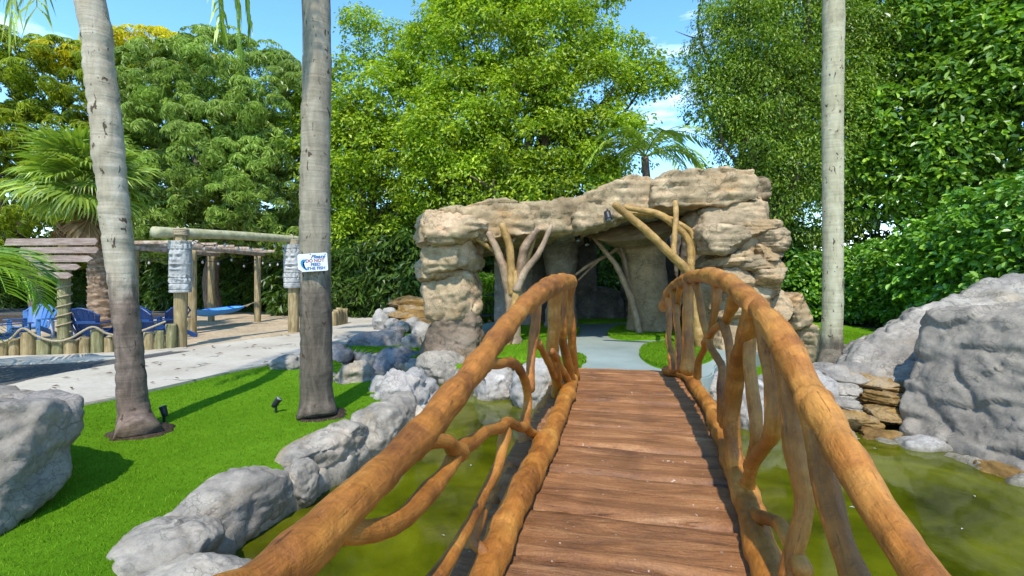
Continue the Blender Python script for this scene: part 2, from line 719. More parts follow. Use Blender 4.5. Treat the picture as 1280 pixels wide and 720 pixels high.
def mat_plain(name, c, rough=0.5, spec=0.4, var=0.25, metal=0.0, scale=12, bump=0.1):
    t = NT(name)
    n = t.noise(t.coords(), scale, 6, 0.6)
    cc = t.mix(var, c, t.ramp(n, [(0.3, 0.25), (0.7, 0.75)]), 'OVERLAY')
    t.p.inputs['Metallic'].default_value = metal
    return t.done(cc, t.ramp(n, [(0.3, max(0.05, rough - 0.1)), (0.7, min(1, rough + 0.12))]), t.bump(n, bump, 0.01), spec)


def mat_clay_log(name, a, b, c, scale=1.0):
    """Painted concrete made to look like peeled branches: streaks run along each branch."""
    t = NT(name)
    v = t.coords()
    at_ = t.n('Attribute', attribute_name='tuv')
    oi = t.n('ObjectInfo')
    mu = t.n('VectorMath', operation='MULTIPLY_ADD')
    mu.inputs[1].default_value = (13.0, 29.0, 7.0)
    t.l(oi.outputs['Random'], mu.inputs[0])
    t.l(at_.outputs['Vector'], mu.inputs[2])
    mpn = t.n('Mapping')
    mpn.inputs['Scale'].default_value = (2.2, 2.2, 3.4)
    t.l(mu.outputs[0], mpn.inputs['Vector'])
    g = mpn.outputs[0]
    n1 = t.noise(v, 3.0 * scale, 6, 0.6, 0.5)
    n2 = t.noise(g, 1.5, 8, 0.68, 0.9)
    n3 = t.noise(v, 40 * scale, 7, 0.72, 0.3)
    cc = t.ramp(n1, [(0.30, a), (0.50, b), (0.72, c)])
    cc = t.mix(0.42, cc, t.ramp(n2, [(0.30, 0.24), (0.5, 0.5), (0.70, 0.68)]), 'OVERLAY')
    n8 = t.noise(v, 11 * scale, 7, 0.66, 0.7)
    cc = t.mix(0.6, cc, t.ramp(n8, [(0.30, 0.30), (0.5, 0.5), (0.70, 0.68)]), 'OVERLAY')
    cc = t.mix(0.35, cc, t.ramp(n3, [(0.3, 0.33), (0.7, 0.66)]), 'OVERLAY')
    n5 = t.noise(g, 2.6, 5, 0.6, 1.4)
    cc = t.mix(t.ramp(n5, [(0.66, 0.0), (0.70, 0.7)]), cc, tuple(0.25 * q for q in a))
    n6 = t.noise(v, 60 * scale, 3, 0.5)
    cc = t.mix(t.ramp(n6, [(0.72, 0.0), (0.78, 0.3)]), cc, (0.52, 0.38, 0.22))
    bb = t.bump(n2, 0.35, 0.016)
    bb = t.bump(n8, 0.5, 0.03, bb)
    bb = t.bump(t.ramp(n5, [(0.60, 1.0), (0.70, 0.0)]), 0.5, 0.012, bb)
    bb = t.bump(n3, 0.35, 0.008, bb)
    return t.done(cc, t.ramp(n8, [(0.3, 0.34), (0.7, 0.56)]), bb, 0.38)


def mat_deck():
    t = NT('deck_planks')
    v = t.coords((0.75, 5.5, 3.0))
    n1 = t.noise(v, 2.0, 9, 0.66, 0.9)
    cc = t.ramp(n1, [(0.20, (0.078, 0.029, 0.009)), (0.42, (0.210, 0.083, 0.024)), (0.55, (0.285, 0.120, 0.037)), (0.74, (0.43, 0.215, 0.085))])
    n2 = t.noise(t.coords(), 3.2, 6, 0.6, 0.5)
    cc = t.mix(0.75, cc, t.ramp(n2, [(0.30, 0.33), (0.5, 0.5), (0.72, 0.66)]), 'OVERLAY')
    oi = t.n('ObjectInfo')
    cc = t.mix(0.5, cc, t.ramp(oi.outputs['Random'], [(0.0, 0.36), (1.0, 0.62)]), 'OVERLAY')
    n4 = t.noise(t.coords((1.2, 16, 4)), 3.0, 7, 0.7, 0.4)
    cc = t.mix(t.ramp(n4, [(0.62, 0.0), (0.70, 0.7)]), cc, (0.045, 0.018, 0.009))
    n9 = t.noise(t.coords((1, 1.6, 1)), 1.7, 5, 0.6, 1.0)
    cc = t.mix(t.ramp(n9, [(0.52, 0.0), (0.72, 0.6)]), cc, (0.085, 0.036, 0.015))
    n3 = t.noise(t.coords(), 34, 3, 0.5)
    cc = t.mix(t.ramp(n3, [(0.70, 0.0), (0.74, 0.75)]), cc, (0.60, 0.52, 0.42))
    n5 = t.noise(t.coords(), 90, 5, 0.7)
    cc = t.mix(0.6, cc, t.ramp(n5, [(0.3, 0.26), (0.7, 0.70)]), 'OVERLAY')
    bb = t.bump(n1, 0.75, 0.035)
    bb = t.bump(t.ramp(n4, [(0.60, 1.0), (0.70, 0.0)]), 0.5, 0.012, bb)
    bb = t.bump(n5, 0.3, 0.008, bb)
    return t.done(cc, t.ramp(n2, [(0.3, 0.42), (0.7, 0.7)]), bb, 0.4)


def mat_turf(name='artificial_turf'):
    t = NT(name)
    v = t.coords(world=True)
    n1 = t.noise(v, 0.8, 5, 0.6)
    cc = t.ramp(n1, [(0.3, (0.090, 0.21, 0.006)), (0.5, (0.120, 0.26, 0.009)), (0.7, (0.155, 0.31, 0.014))])
    n2 = t.noise(v, 150, 4, 0.75)
    cc = t.mix(0.75, cc, t.ramp(n2, [(0.3, 0.2), (0.5, 0.5), (0.7, 0.78)]), 'OVERLAY')
    n3 = t.noise(v, 9, 5, 0.65)
    cc = t.mix(0.5, cc, t.ramp(n3, [(0.3, 0.36), (0.7, 0.62)]), 'OVERLAY')
    bb = t.bump(n2, 0.8, 0.03)
    return t.done(cc, 0.9, bb, 0.03)


def mat_blade():
    t = NT('turf_blades')
    g = t.n('NewGeometry')
    c = t.ramp(g.outputs['Random Per Island'], [(0.0, (0.078, 0.175, 0.005)), (0.5, (0.125, 0.25, 0.009)), (1.0, (0.21, 0.335, 0.022))])
    t.l(c, t.p.inputs['Base Color'])
    t.p.inputs['Roughness'].default_value = 0.9
    t.p.inputs['Specular IOR Level'].default_value = 0.04
    tr = t.n('BsdfTranslucent')
    t.l(c, tr.inputs['Color'])
    ms = t.n('MixShader')
    ms.inputs[0].default_value = 0.25
    t.l(t.p.outputs[0], ms.inputs[1])
    t.l(tr.outputs[0], ms.inputs[2])
    t.l(ms.outputs[0], t.out.inputs[0])
    return t.m


def mat_concrete():
    t = NT('path_concrete')
    v = t.coords(world=True)
    n1 = t.noise(v, 0.7, 7, 0.6)
    cc = t.ramp(n1, [(0.3, (0.36, 0.308, 0.23)), (0.55, (0.45, 0.395, 0.305)), (0.75, (0.51, 0.46, 0.365))])
    n2 = t.noise(v, 16, 7, 0.7)
    cc = t.mix(0.45, cc, t.ramp(n2, [(0.3, 0.36), (0.7, 0.62)]), 'OVERLAY')
    vo = t.n('TexVoronoi', feature='DISTANCE_TO_EDGE')
    vo.inputs['Scale'].default_value = 0.75
    dv = t.n('VectorMath', operation='ADD')
    nn = t.n('TexNoise')
    nn.inputs['Scale'].default_value = 1.6
    nn.inputs['Detail'].default_value = 4
    t.l(v, nn.inputs['Vector'])
    t.l(nn.outputs['Color'], dv.inputs[0])
    t.l(v, dv.inputs[1])
    t.l(dv.outputs[0], vo.inputs['Vector'])
    brk = t.noise(v, 1.3, 3, 0.5)
    ln = t.math('MULTIPLY', t.ramp(vo.outputs['Distance'], [(0.0, 1.0), (0.018, 0.0)]), t.ramp(brk, [(0.50, 0.0), (0.55, 1.0)]))
    cc = t.mix(ln, cc, (0.09, 0.08, 0.065))
    bb = t.bump(n2, 0.3, 0.02)
    bb = t.bump(ln, -0.5, 0.02, bb)
    return t.done(cc, 0.85, bb, 0.2)


def mat_ground(name, a, b, c, scale=30, bumpk=0.7, big=1.0, spec=0.15, dist=0.03):
    t = NT(name)
    v = t.coords(world=True)
    n1 = t.noise(v, scale, 8, 0.75)
    n2 = t.noise(v, big, 5, 0.6)
    cc = t.ramp(n1, [(0.3, a), (0.5, b), (0.72, c)])
    cc = t.mix(0.7, cc, t.ramp(n2, [(0.3, 0.35), (0.7, 0.63)]), 'OVERLAY')
    return t.done(cc, 0.9, t.bump(n1, bumpk, dist), spec)


def mat_water():
    t = NT('pond_water')
    v = t.coords(world=True)
    n1 = t.noise(v, 0.9, 6, 0.6, 0.9)
    n2 = t.noise(v, 3.6, 6, 0.65)
    c = t.ramp(n1, [(0.34, (0.034, 0.041, 0.002)), (0.50, (0.092, 0.103, 0.003)), (0.68, (0.160, 0.168, 0.006))])
    c = t.mix(0.35, c, t.ramp(n2, [(0.3, 0.36), (0.7, 0.62)]), 'OVERLAY')
    n3 = t.noise(v, 38, 2, 0.4)
    c = t.mix(t.ramp(n3, [(0.80, 0.0), (0.82, 0.4)]), c, (0.45, 0.45, 0.25))
    di = t.n('BsdfDiffuse')
    t.l(c, di.inputs['Color'])
    tr = t.n('BsdfTransparent')
    tr.inputs['Color'].default_value = (0.75, 0.78, 0.30, 1)
    m1 = t.n('MixShader')
    m1.inputs[0].default_value = 0.30
    t.l(di.outputs[0], m1.inputs[1])
    t.l(tr.outputs[0], m1.inputs[2])
    gl = t.n('BsdfGlossy')
    gl.inputs['Roughness'].default_value = 0.05
    rip = t.noise(t.coords((1, 1, 1), world=True), 5.0, 4, 0.55, 0.5)
    bb = t.bump(rip, 0.06, 0.02)
    t.l(bb, gl.inputs['Normal'])
    fr = t.n('Fresnel')
    fr.inputs['IOR'].default_value = 1.33
    t.l(bb, fr.inputs['Normal'])
    m2 = t.n('MixShader')
    t.l(fr.outputs[0], m2.inputs[0])
    t.l(m1.outputs[0], m2.inputs[1])
    t.l(gl.outputs[0], m2.inputs[2])
    t.l(m2.outputs[0], t.out.inputs[0])
    return t.m


def mat_palm(name, low, high, z_split, soft, up):
    """Ringed palm trunk: weathered brown foot, paler grey above, old scars."""
    t = NT(name)
    g = t.n('NewGeometry')
    sx = t.n('SeparateXYZ')
    t.l(g.outputs['Position'], sx.inputs[0])
    n1 = t.noise(t.coords((5, 5, 1.4)), 2.0, 7, 0.65, 0.5)
    n2 = t.noise(t.coords((1.0, 1.0, 11)), 1.6, 6, 0.6, 0.8)
    zz = t.math('ADD', sx.outputs[2], t.math('MULTIPLY', n1, soft))
    mr = t.n('MapRange')
    mr.inputs['From Min'].default_value = z_split + soft * 0.5 - 0.10
    mr.inputs['From Max'].default_value = z_split + soft * 0.5 + 0.14
    t.l(zz, mr.inputs['Value'])
    cl = t.ramp(n1, [(0.3, tuple(0.45 * a for a in low)), (0.5, low), (0.72, tuple(1.7 * a for a in low))])
    ch = t.ramp(n1, [(0.3, tuple(0.72 * a for a in high)), (0.5, high), (0.72, up)])
    c = t.mix(mr.outputs[0], cl, ch)
    c = t.mix(0.4, c, t.ramp(n2, [(0.3, 0.30), (0.5, 0.5), (0.7, 0.66)]), 'OVERLAY')
    n3 = t.noise(t.coords((6, 6, 3.0)), 2.6, 4, 0.5, 0.6)
    c = t.mix(t.ramp(n3, [(0.64, 0.0), (0.675, 0.9)]), c, (0.055, 0.034, 0.02))
    bb = t.bump(n2, 0.45, 0.02)
    bb = t.bump(t.noise(t.coords((3, 3, 1.5)), 22, 6, 0.7), 0.35, 0.012, bb)
    return t.done(c, 0.85, bb, 0.2)


M = {}
M['rock'] = mat_rock('grey_rock', (0.2226, 0.1961, 0.1530), (0.3792, 0.3304, 0.2565), (0.5566, 0.4786, 0.3564), (0.4006, 0.2965, 0.1563), 0.62, algae=True)
M['rock_shaded'] = mat_rock('shaded_grey_rock', (0.1472, 0.1396, 0.1300), (0.2480, 0.2341, 0.2200), (0.3832, 0.3485, 0.3000), None, algae=True)  # grey rock with the palm crown's shade painted into its colour
M['rock_pale'] = mat_rock('pale_rock', (0.3019, 0.2759, 0.2418), (0.4351, 0.3976, 0.3399), (0.5352, 0.4821, 0.3994), None, algae=True)
M['boulder'] = mat_rock('boulder_grey', (0.2144, 0.1866, 0.1446), (0.3318, 0.2844, 0.2151), (0.4614, 0.3878, 0.2823), (0.3423, 0.1782, 0.0445), 0.70, scale=0.8)
M['boulder_tan'] = mat_rock('boulder_tan', (0.1956, 0.1642, 0.1265), (0.2921, 0.2547, 0.2019), (0.4252, 0.3695, 0.2965), (0.3729, 0.2958, 0.2019), 0.55, scale=0.9)
M['mound'] = mat_rock('mound_grey', (0.2196, 0.1945, 0.1620), (0.3655, 0.3198, 0.2529), (0.4938, 0.4295, 0.3303), (0.3655, 0.2585, 0.1296), 0.63, scale=0.7)
M['cave'] = mat_rock('cave_rock', (0.2355, 0.1655, 0.0871), (0.4481, 0.3266, 0.1787), (0.6488, 0.5026, 0.2959), (0.4924, 0.2719, 0.0983), 0.58, scale=0.8)
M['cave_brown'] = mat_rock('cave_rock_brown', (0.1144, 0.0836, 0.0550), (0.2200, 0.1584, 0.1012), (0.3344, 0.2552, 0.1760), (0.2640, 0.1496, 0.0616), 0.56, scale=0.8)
M['cave_grey'] = mat_rock('cave_rock_grey', (0.2301, 0.1680, 0.0943), (0.4056, 0.3006, 0.1720), (0.6143, 0.4585, 0.2633), (0.4836, 0.3006, 0.1256), 0.58, scale=0.8)
M['ledge'] = mat_rock('stained_ledge', (0.1200, 0.0636, 0.0182), (0.3008, 0.1690, 0.0420), (0.4800, 0.3488, 0.1792), (0.5040, 0.4650, 0.3780), 0.60)
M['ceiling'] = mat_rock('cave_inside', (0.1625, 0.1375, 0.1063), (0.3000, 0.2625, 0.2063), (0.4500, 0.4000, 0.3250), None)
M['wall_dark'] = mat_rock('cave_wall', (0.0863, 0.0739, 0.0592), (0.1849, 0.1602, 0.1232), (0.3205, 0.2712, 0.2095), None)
M['log'] = mat_clay_log('rail_branches', (0.1500, 0.0466, 0.0056), (0.3500, 0.1250, 0.0149), (0.5200, 0.2332, 0.0409))
M['log_edge'] = mat_clay_log('deck_edge', (0.2210, 0.0651, 0.0112), (0.3825, 0.1338, 0.0245), (0.4675, 0.1989, 0.0447))
M['branch_gold'] = mat_clay_log('golden_branches', (0.22, 0.12, 0.03), (0.38, 0.22, 0.06), (0.48, 0.31, 0.11))
M['branch_brown'] = mat_clay_log('brown_branches', (0.1620, 0.1035, 0.0567), (0.2970, 0.2001, 0.1148), (0.4320, 0.3105, 0.1890))
M['deck'] = mat_deck()
M['turf'] = mat_turf()
M['blade'] = mat_blade()
M['path'] = mat_concrete()
M['soil'] = mat_ground('mulch', (0.028, 0.018, 0.011), (0.065, 0.043, 0.027), (0.13, 0.09, 0.06), 26)
M['bed'] = mat_ground('pond_bed', (0.05, 0.05, 0.006), (0.11, 0.105, 0.012), (0.17, 0.155, 0.02), 6)
M['asphalt'] = mat_ground('dark_gravel', (0.035, 0.033, 0.030), (0.095, 0.089, 0.080), (0.22, 0.205, 0.185), 26, 0.9)
M['sand'] = mat_ground('sandy_soil', (0.2415, 0.1731, 0.1034), (0.4119, 0.3101, 0.1932), (0.5965, 0.4905, 0.3312), 12, 0.6, 0.8)
M['carpet'] = mat_ground('putting_carpet', (0.200, 0.236, 0.200), (0.248, 0.288, 0.244), (0.296, 0.336, 0.292), 120, 0.3, 0.7)
M['water'] = mat_water()
M['palm_l'] = mat_palm('palm_trunk_a', (0.150, 0.108, 0.078), (0.3824, 0.3148, 0.2162), 1.42, 0.5, (0.5002, 0.4377, 0.3317))
M['palm_c'] = mat_palm('palm_trunk_b', (0.1118, 0.0882, 0.0619), (0.2637, 0.2215, 0.1514), 1.52, 0.5, (0.3519, 0.3058, 0.2210))
M['palm_r'] = mat_palm('palm_trunk_c', (0.1423, 0.1189, 0.0829), (0.3859, 0.3448, 0.2126), 0.52, 0.3, (0.4699, 0.4363, 0.2981))
M['bark'] = mat_bark('tree_bark', (0.05, 0.036, 0.024), (0.12, 0.09, 0.062), (0.22, 0.175, 0.13))
M['boots'] = mat_bark('palm_boots', (0.10, 0.06, 0.03), (0.24, 0.15, 0.085), (0.42, 0.33, 0.23), (2, 2, 5))
M['post'] = mat_bark('timber_post', (0.13, 0.095, 0.04), (0.29, 0.215, 0.10), (0.44, 0.35, 0.20), (6, 6, 0.8))
M['post_green'] = mat_bark('mossy_post', (0.10, 0.095, 0.035), (0.21, 0.19, 0.085), (0.38, 0.34, 0.19), (6, 6, 0.8))
M['bamboo'] = mat_bark('pale_log', (0.20, 0.18, 0.09), (0.36, 0.33, 0.18), (0.48, 0.45, 0.29), (2, 2, 2))
M['board'] = mat_bark('weathered_board', (0.15, 0.10, 0.075), (0.30, 0.215, 0.17), (0.42, 0.33, 0.28), (1.0, 8, 8))
M['pergola'] = mat_bark('pergola_timber', (0.1815, 0.1164, 0.0756), (0.3751, 0.2716, 0.1890), (0.5324, 0.4502, 0.3600), (3, 3, 3))
M['rope'] = mat_bark('rope', (0.20, 0.155, 0.09), (0.36, 0.29, 0.18), (0.50, 0.43, 0.30), (20, 20, 20))
M['tiki'] = mat_rock('carved_stone', (0.3536, 0.3440, 0.3120), (0.4992, 0.4880, 0.4480), (0.6032, 0.5920, 0.5616), None, streak=True)
M['blue'] = mat_plain('blue_plastic', (0.0097, 0.0450, 0.1560), 0.42, 0.45, 0.2)
M['blue_light'] = mat_plain('pale_blue_plastic', (0.0459, 0.1454, 0.3366), 0.45, 0.4, 0.2)
M['hammock'] = mat_plain('hammock_cloth', (0.0960, 0.3264, 0.8064), 0.85, 0.1, 0.4)
M['white_chair'] = mat_plain('grey_plastic', (0.36, 0.42, 0.50), 0.5)
M['black'] = mat_plain('black_metal', (0.012, 0.012, 0.013), 0.45, 0.5, 0.2)
M['lens'] = mat_plain('lamp_glass', (0.25, 0.27, 0.28), 0.1, 0.7, 0.1)
M['bulb'] = mat_plain('bulb_glass', (0.3720, 0.3600, 0.3120), 0.12, 0.6, 0.1)
M['signwhite'] = mat_plain('sign_white', (0.595, 0.612, 0.637), 0.45, 0.4, 0.12)
M['ink_blue'] = mat_plain('ink_blue', (0.015, 0.075, 0.22), 0.5)
M['ink_brown'] = mat_plain('ink_red', (0.22, 0.045, 0.02), 0.5)
M['ink_cyan'] = mat_plain('ink_cyan', (0.02, 0.20, 0.42), 0.5)
M['litter'] = mat_plain('dry_leaf', (0.11, 0.055, 0.02), 0.8, 0.2, 0.5)
M['rafters'] = M['pergola']
L = {}
L['bright'] = mat_leaf('leaf_bright', (0.1476, 0.2462, 0.0123), (0.2586, 0.3742, 0.0170), (0.4554, 0.5315, 0.0258), 0.34)
L['mango'] = mat_leaf('leaf_mango', (0.125, 0.200, 0.026), (0.245, 0.345, 0.052), (0.40, 0.50, 0.12), 0.33, 0.36, 0.5)
L['mango2'] = mat_leaf('leaf_mango_yellowish', (0.125, 0.175, 0.010), (0.255, 0.320, 0.014), (0.42, 0.46, 0.03), 0.33, 0.4, 0.4)
L['yellow'] = mat_leaf('leaf_yellow', (0.3956, 0.3864, 0.0120), (0.6364, 0.5704, 0.0160), (0.7224, 0.5888, 0.0300), 0.3)
L['fine'] = mat_leaf('leaf_fine', (0.0909, 0.1692, 0.0164), (0.1838, 0.2838, 0.0242), (0.3221, 0.4116, 0.0371), 0.32)
L['big'] = mat_leaf('leaf_broad', (0.0718, 0.1623, 0.0153), (0.1499, 0.2833, 0.0216), (0.3062, 0.4598, 0.0333), 0.30, 0.34, 0.5)
L['hedge'] = mat_leaf('leaf_hedge', (0.0750, 0.1799, 0.0147), (0.1383, 0.3068, 0.0225), (0.2668, 0.4549, 0.0373), 0.25, 0.32, 0.5)
L['dark'] = mat_leaf('leaf_dark', (0.0311, 0.0702, 0.0103), (0.0672, 0.1286, 0.0161), (0.1242, 0.1943, 0.0253), 0.28)  # darker green leaves of the undergrowth and far wood
L['palm'] = mat_leaf('leaf_palm', (0.1467, 0.2280, 0.0290), (0.2446, 0.3480, 0.0430), (0.4151, 0.5010, 0.0720), 0.30, 0.4)
L['palm_yellow'] = mat_leaf('leaf_palm_yellow', (0.1162, 0.2334, 0.0184), (0.2024, 0.3415, 0.0276), (0.3415, 0.4657, 0.0621), 0.32)
L['dead'] = mat_leaf('leaf_dead', (0.20, 0.11, 0.045), (0.33, 0.20, 0.085), (0.42, 0.28, 0.13), 0.2, 0.7, 0.2)

# ------------------------------------------------------------------ the setting: ground, pond, lawn, path
WATER_Z = -0.30
FLOOR_Z = 0.25
POND = smooth_poly([(-1.75, 0.4), (-1.90, 2.4), (-1.93, 3.35), (-1.72, 4.15), (-1.48, 5.0), (-1.34, 5.8), (-1.42, 6.7), (-1.9, 7.6), (-3.3, 9.6), (-4.7, 10.9),
                    (-5.0, 11.9), (-4.0, 11.6), (-2.8, 10.3), (-1.5, 9.2), (-0.4, 8.2), (0.7, 7.5), (2.4, 6.9), (3.15, 6.55), (4.0, 6.95), (4.95, 6.3),
                    (4.95, 4.6), (5.4, 3.0), (5.4, 1.0), (4.0, -1.2), (1.0, -2.0), (-1.2, -1.2)], 156)
gx = np.unique(np.concatenate([np.arange(-12, 12.01, 0.16), [-700, -300, -120, -60, -40, -30, -24, -20, -17, -15, -13.5, 13.5, 15, 17, 20, 24, 30, 40, 60, 120, 300, 700]]))
gy = np.unique(np.concatenate([np.arange(-3, 20.01, 0.16), [-700, -300, -100, -40, -20, -10, -6, -4.2, 21.5, 23, 25, 28, 32, 40, 60, 100, 200, 400, 900]]))
GX, GY = np.meshgrid(gx, gy, indexing='ij')
P2 = np.stack([GX.ravel(), GY.ravel()], 1)
sd = dist_poly(P2, POND) * np.where(in_poly(P2, POND), -1, 1)
und = 0.02 * fbm(np.stack([P2[:, 0] * 0.5, P2[:, 1] * 0.5, P2[:, 0] * 0], 1), 2) * (np.abs(P2).max(1) < 19)
Hh = und - 0.95 * np.clip((0.06 - sd) / 0.45, 0, 1) ** 1.0
nx, ny = len(gx), len(gy)
i, j = np.meshgrid(np.arange(nx - 1), np.arange(ny - 1), indexing='ij')
GF = np.stack([i * ny + j, (i + 1) * ny + j, (i + 1) * ny + j + 1, i * ny + j + 1], -1).reshape(-1, 4)
fc = P2[GF].mean(1)
GV = np.column_stack([P2, Hh])
me = mesh_np('ground', GV, [GF], M['soil'])
me.materials.append(M['bed'])
fsd = sd[GF].mean(1)
me.materials.append(M['rock'])
me.polygons.foreach_set('material_index', np.where(fsd < -0.14, 1, np.where(fsd < 0.12, 2, 0)).astype(np.int32))
tag(link('ground', me), 'dark mulch ground and muddy pond bed', kind='structure')

# lawns of artificial turf: one sheet, a finger above the soil
LAWN = [(-14, 1.0), (-14, 10.2), (-7.2, 10.4), (-6.0, 13.4), (-2.6, 16.0), (-0.6, 15.0), (-0.6, 11), (0.5, 8.0), (2.0, 7.4), (3.2, 8.6), (5.0, 15.2), (6.0, 17.6), (10.5, 17.6), (11.0, 9.0), (11.5, -2.5), (-14, -2.5)]
lm = in_poly(fc, LAWN) & (fsd > 0.06) & ~((fc[:, 0] > 3.3) & (fc[:, 0] < 9) & (fc[:, 1] > 3) & (fc[:, 1] < 7.3))
lf = GF[lm]
used, inv = np.unique(lf, return_inverse=True)
LV = GV[used].copy()
LV[:, 2] += 0.012
me = mesh_np('lawn', LV, [inv.reshape(-1, 4)], M['turf'])
tag(link('lawn', me), 'bright green artificial turf lawn around the pond', kind='structure')

# pond water
bm = bmesh.new()
vs = [bm.verts.new((p[0], p[1], WATER_Z)) for p in POND]
bm.faces.new(vs)
bmesh.ops.triangulate(bm, faces=bm.faces[:])
V, fs = bm_np(bm)
# widen the sheet a little so that it disappears under the bank
ctr = POND.mean(0)
V[:, :2] += unit(V[:, :2] - ctr) * 0.12
nrm = np.cross(V[fs[0][0, 1]] - V[fs[0][0, 0]], V[fs[0][0, 2]] - V[fs[0][0, 0]])
if nrm[2] < 0:
    fs = [f[:, ::-1] for f in fs]
tag(link('pond_water', mesh_np('pond_water', V, fs, M['water'], False)), 'murky yellow green pond water', kind='structure')


# moulded concrete rim of the pond: lumpy, grey above the water, algae below
q = np.random.default_rng(2)
rimc = np.vstack([POND, POND[:1]])
rr_ = 0.11 + 0.05 * fbm(np.column_stack([rimc * 1.3, 0 * rimc[:, 0]]), 3)
rr_[-1] = rr_[0]
Vr, fr_ = tube(np.column_stack([rimc, np.full(len(rimc), -0.17)]), rr_, 700, 18, 0, 1, False)
Vr[:, 2] = -0.14 + (Vr[:, 2] + 0.14) * np.where(Vr[:, 2] < -.14, 3.4, 1.0)
Vr = rough_rock(Vr, fr_, 0.55, 6, 0.10, 0.05, 0.0)
tag(add('pond_rim', Vr, fr_, M['rock']), 'lumpy grey moulded rim around the pond', kind='structure')


def pg(pts, z=0.0):
    return [tuple(on(x, y, z)[:2]) for x, y in pts]


def sheet(name, poly, z0, z1, mat, label, bev=0.0, n=120, smooth=True):
    V, fs = slab(smooth_poly(poly, n) if smooth else poly, z0, z1, bev)
    o = add(name, V, fs, mat, None, False)
    return tag(o, label, kind='structure')


# concrete path: near arm sweeping from the left up to the cave, far arm running along the palisade
PATH = pg([(-140, 545), (0, 520), (107, 508), (200, 488), (290, 467), (345, 456), (420, 436), (470, 421), (505, 412), (478, 408.5), (470, 403), (468, 397), (440, 392.5), (418, 393),
           (424, 402), (380, 417), (300, 428), (240, 437), (215, 441), (240, 441), (150, 457), (60, 473), (0, 487), (-160, 515)])
sheet('path', PATH, -0.1, 0.045, M['path'], 'pale concrete path with dark cracks sweeping across the lawn', 0.012, 240)
APRON = pg([(-200, 468), (0, 459), (120, 453), (215, 441), (230, 436), (150, 442), (60, 446), (0, 447.5), (-200, 452)])
sheet('path', APRON, -0.1, 0.041, M['path'], 'narrow pale concrete strip along the log palisade', 0.012, 120)
GRAV = pg([(-220, 467), (0, 458.5), (120, 452), (222, 440), (235, 441), (150, 458), (60, 474), (0, 488), (-220, 520)])
sheet('gravel_patch', GRAV, -0.1, 0.025, M['asphalt'], 'dark grey gravel wedge between the two concrete strips', 0.0, 120)
SAND = pg([(150, 438), (228, 436.5), (300, 428), (378, 417), (421, 402), (418, 393.5), (380, 388.5), (300, 391), (200, 397), (60, 403), (-150, 410), (-250, 440), (0, 446)])
sheet('sand', SAND, -0.1, 0.02, M['sand'], 'bare sandy ground under the pergola', 0.0, 140)
ROAD = pg([(-100, 393), (200, 393), (300, 390.5), (380, 388), (418, 392.5), (440, 392), (470, 396), (560, 394), (640, 388), (640, 379.5), (300, 380), (-100, 383)])
sheet('asphalt_drive', ROAD, -0.1, 0.016, M['asphalt'], 'dark asphalt drive along the foot of the trees', 0.0, 100)

# grass blades on the nearest lawn
def blades(n, x0, x1, y0, y1, h0, h1, wd):
    q = np.random.default_rng(5)
    y = y0 + (y1 - y0) * q.random(n) ** 1.7
    x = q.uniform(x0, x1, n)
    P = np.stack([x, y], 1)
    k = in_poly(P, LAWN) & ~in_poly(P, smooth_poly(PATH, 240)) & ~in_poly(P, smooth_poly(APRON, 120)) & ~in_poly(P, smooth_poly(GRAV, 120))
    k &= ~((P[:, 0] > 3.3) & (P[:, 0] < 9) & (P[:, 1] > 3) & (P[:, 1] < 7.3))
    k &= ~(in_poly(P, POND) | (dist_poly(P, POND) < 0.15))
    k &= ((P[:, 0] / P[:, 1]) < 1.1) & ((P[:, 0] / P[:, 1]) > -1.15)
    P = P[k]
    n = len(P)
    z = 0.012 + 0.02 * fbm(np.stack([P[:, 0] * 0.5, P[:, 1] * 0.5, P[:, 0] * 0], 1), 2)
    a = q.uniform(0, 2 * math.pi, n)
    h = q.uniform(h0, h1, n)
    lean = q.normal(0, 0.45, (n, 2)) * h[:, None]
    ww = wd * (0.7 + 0.12 * P[:, 1])
    dx, dy = np.cos(a) * ww, np.sin(a) * ww
    b = np.column_stack([P, z])
    v0 = b + np.column_stack([dx, dy, 0 * z])
    v1 = b - np.column_stack([dx, dy, 0 * z])
    v2 = b + np.column_stack([lean, h])
    V = np.stack([v0, v1, v2], 1).reshape(-1, 3)
    return V, [np.arange(3 * n).reshape(-1, 3)]


V, fs = blades(420000, -6.5, 9.5, 1.8, 15.0, 0.010, 0.024, 0.0024)
tag(link('turf_blades', mesh_np('turf_blades', V, fs, M['blade'], False)), 'short upright blades of the artificial turf', 'turf', kind='stuff')

# ------------------------------------------------------------------ footbridge
TH = math.atan2(140.0, F)
SN, CS = math.sin(TH), math.cos(TH)


def deck_z(t):
    t = np.asarray(t, float)
    return np.where(t < 5.4, 0.455 - 0.0125 * (5.4 - t) ** 2, 0.455 - 0.075 * (t - 5.4) ** 2)


def rp_(x, y, s, t=None):
    """Point of a railing: measured photo position, lying s to the side of the bridge's axis -> bridge-local (s, t, z)."""
    k = (x - CX) / F
    if t is None:
        t = s * (CS + k * SN) / (k * CS - SN)
    Y = t * CS - s * SN
    return np.array([s, t, CAMH - (y - HY) / F * Y])


def dp_(x, y, lift=0.05):
    """Point resting on the deck: measured photo position, lift above the planks -> bridge-local (s, t, z)."""
    k = (x - CX) / F
    t = 3.0
    for _ in range(30):
        Y = (CAMH - float(deck_z(t)) - lift) * F / (y - HY)
        s = (k * Y) * CS - Y * SN
        t = (k * Y) * SN + Y * CS
    return np.array([s, t, float(deck_z(t)) + lift])


bridge = thing('footbridge', 'orange brown arched footbridge with gnarled branch railings and plank deck', 'bridge', (0, 0, 0), None, -TH)


def set_tuv(o):
    at_ = o.data.attributes.new('tuv', 'FLOAT_VECTOR', 'POINT')
    at_.data.foreach_set('vector', TUV.astype(np.float32).ravel())


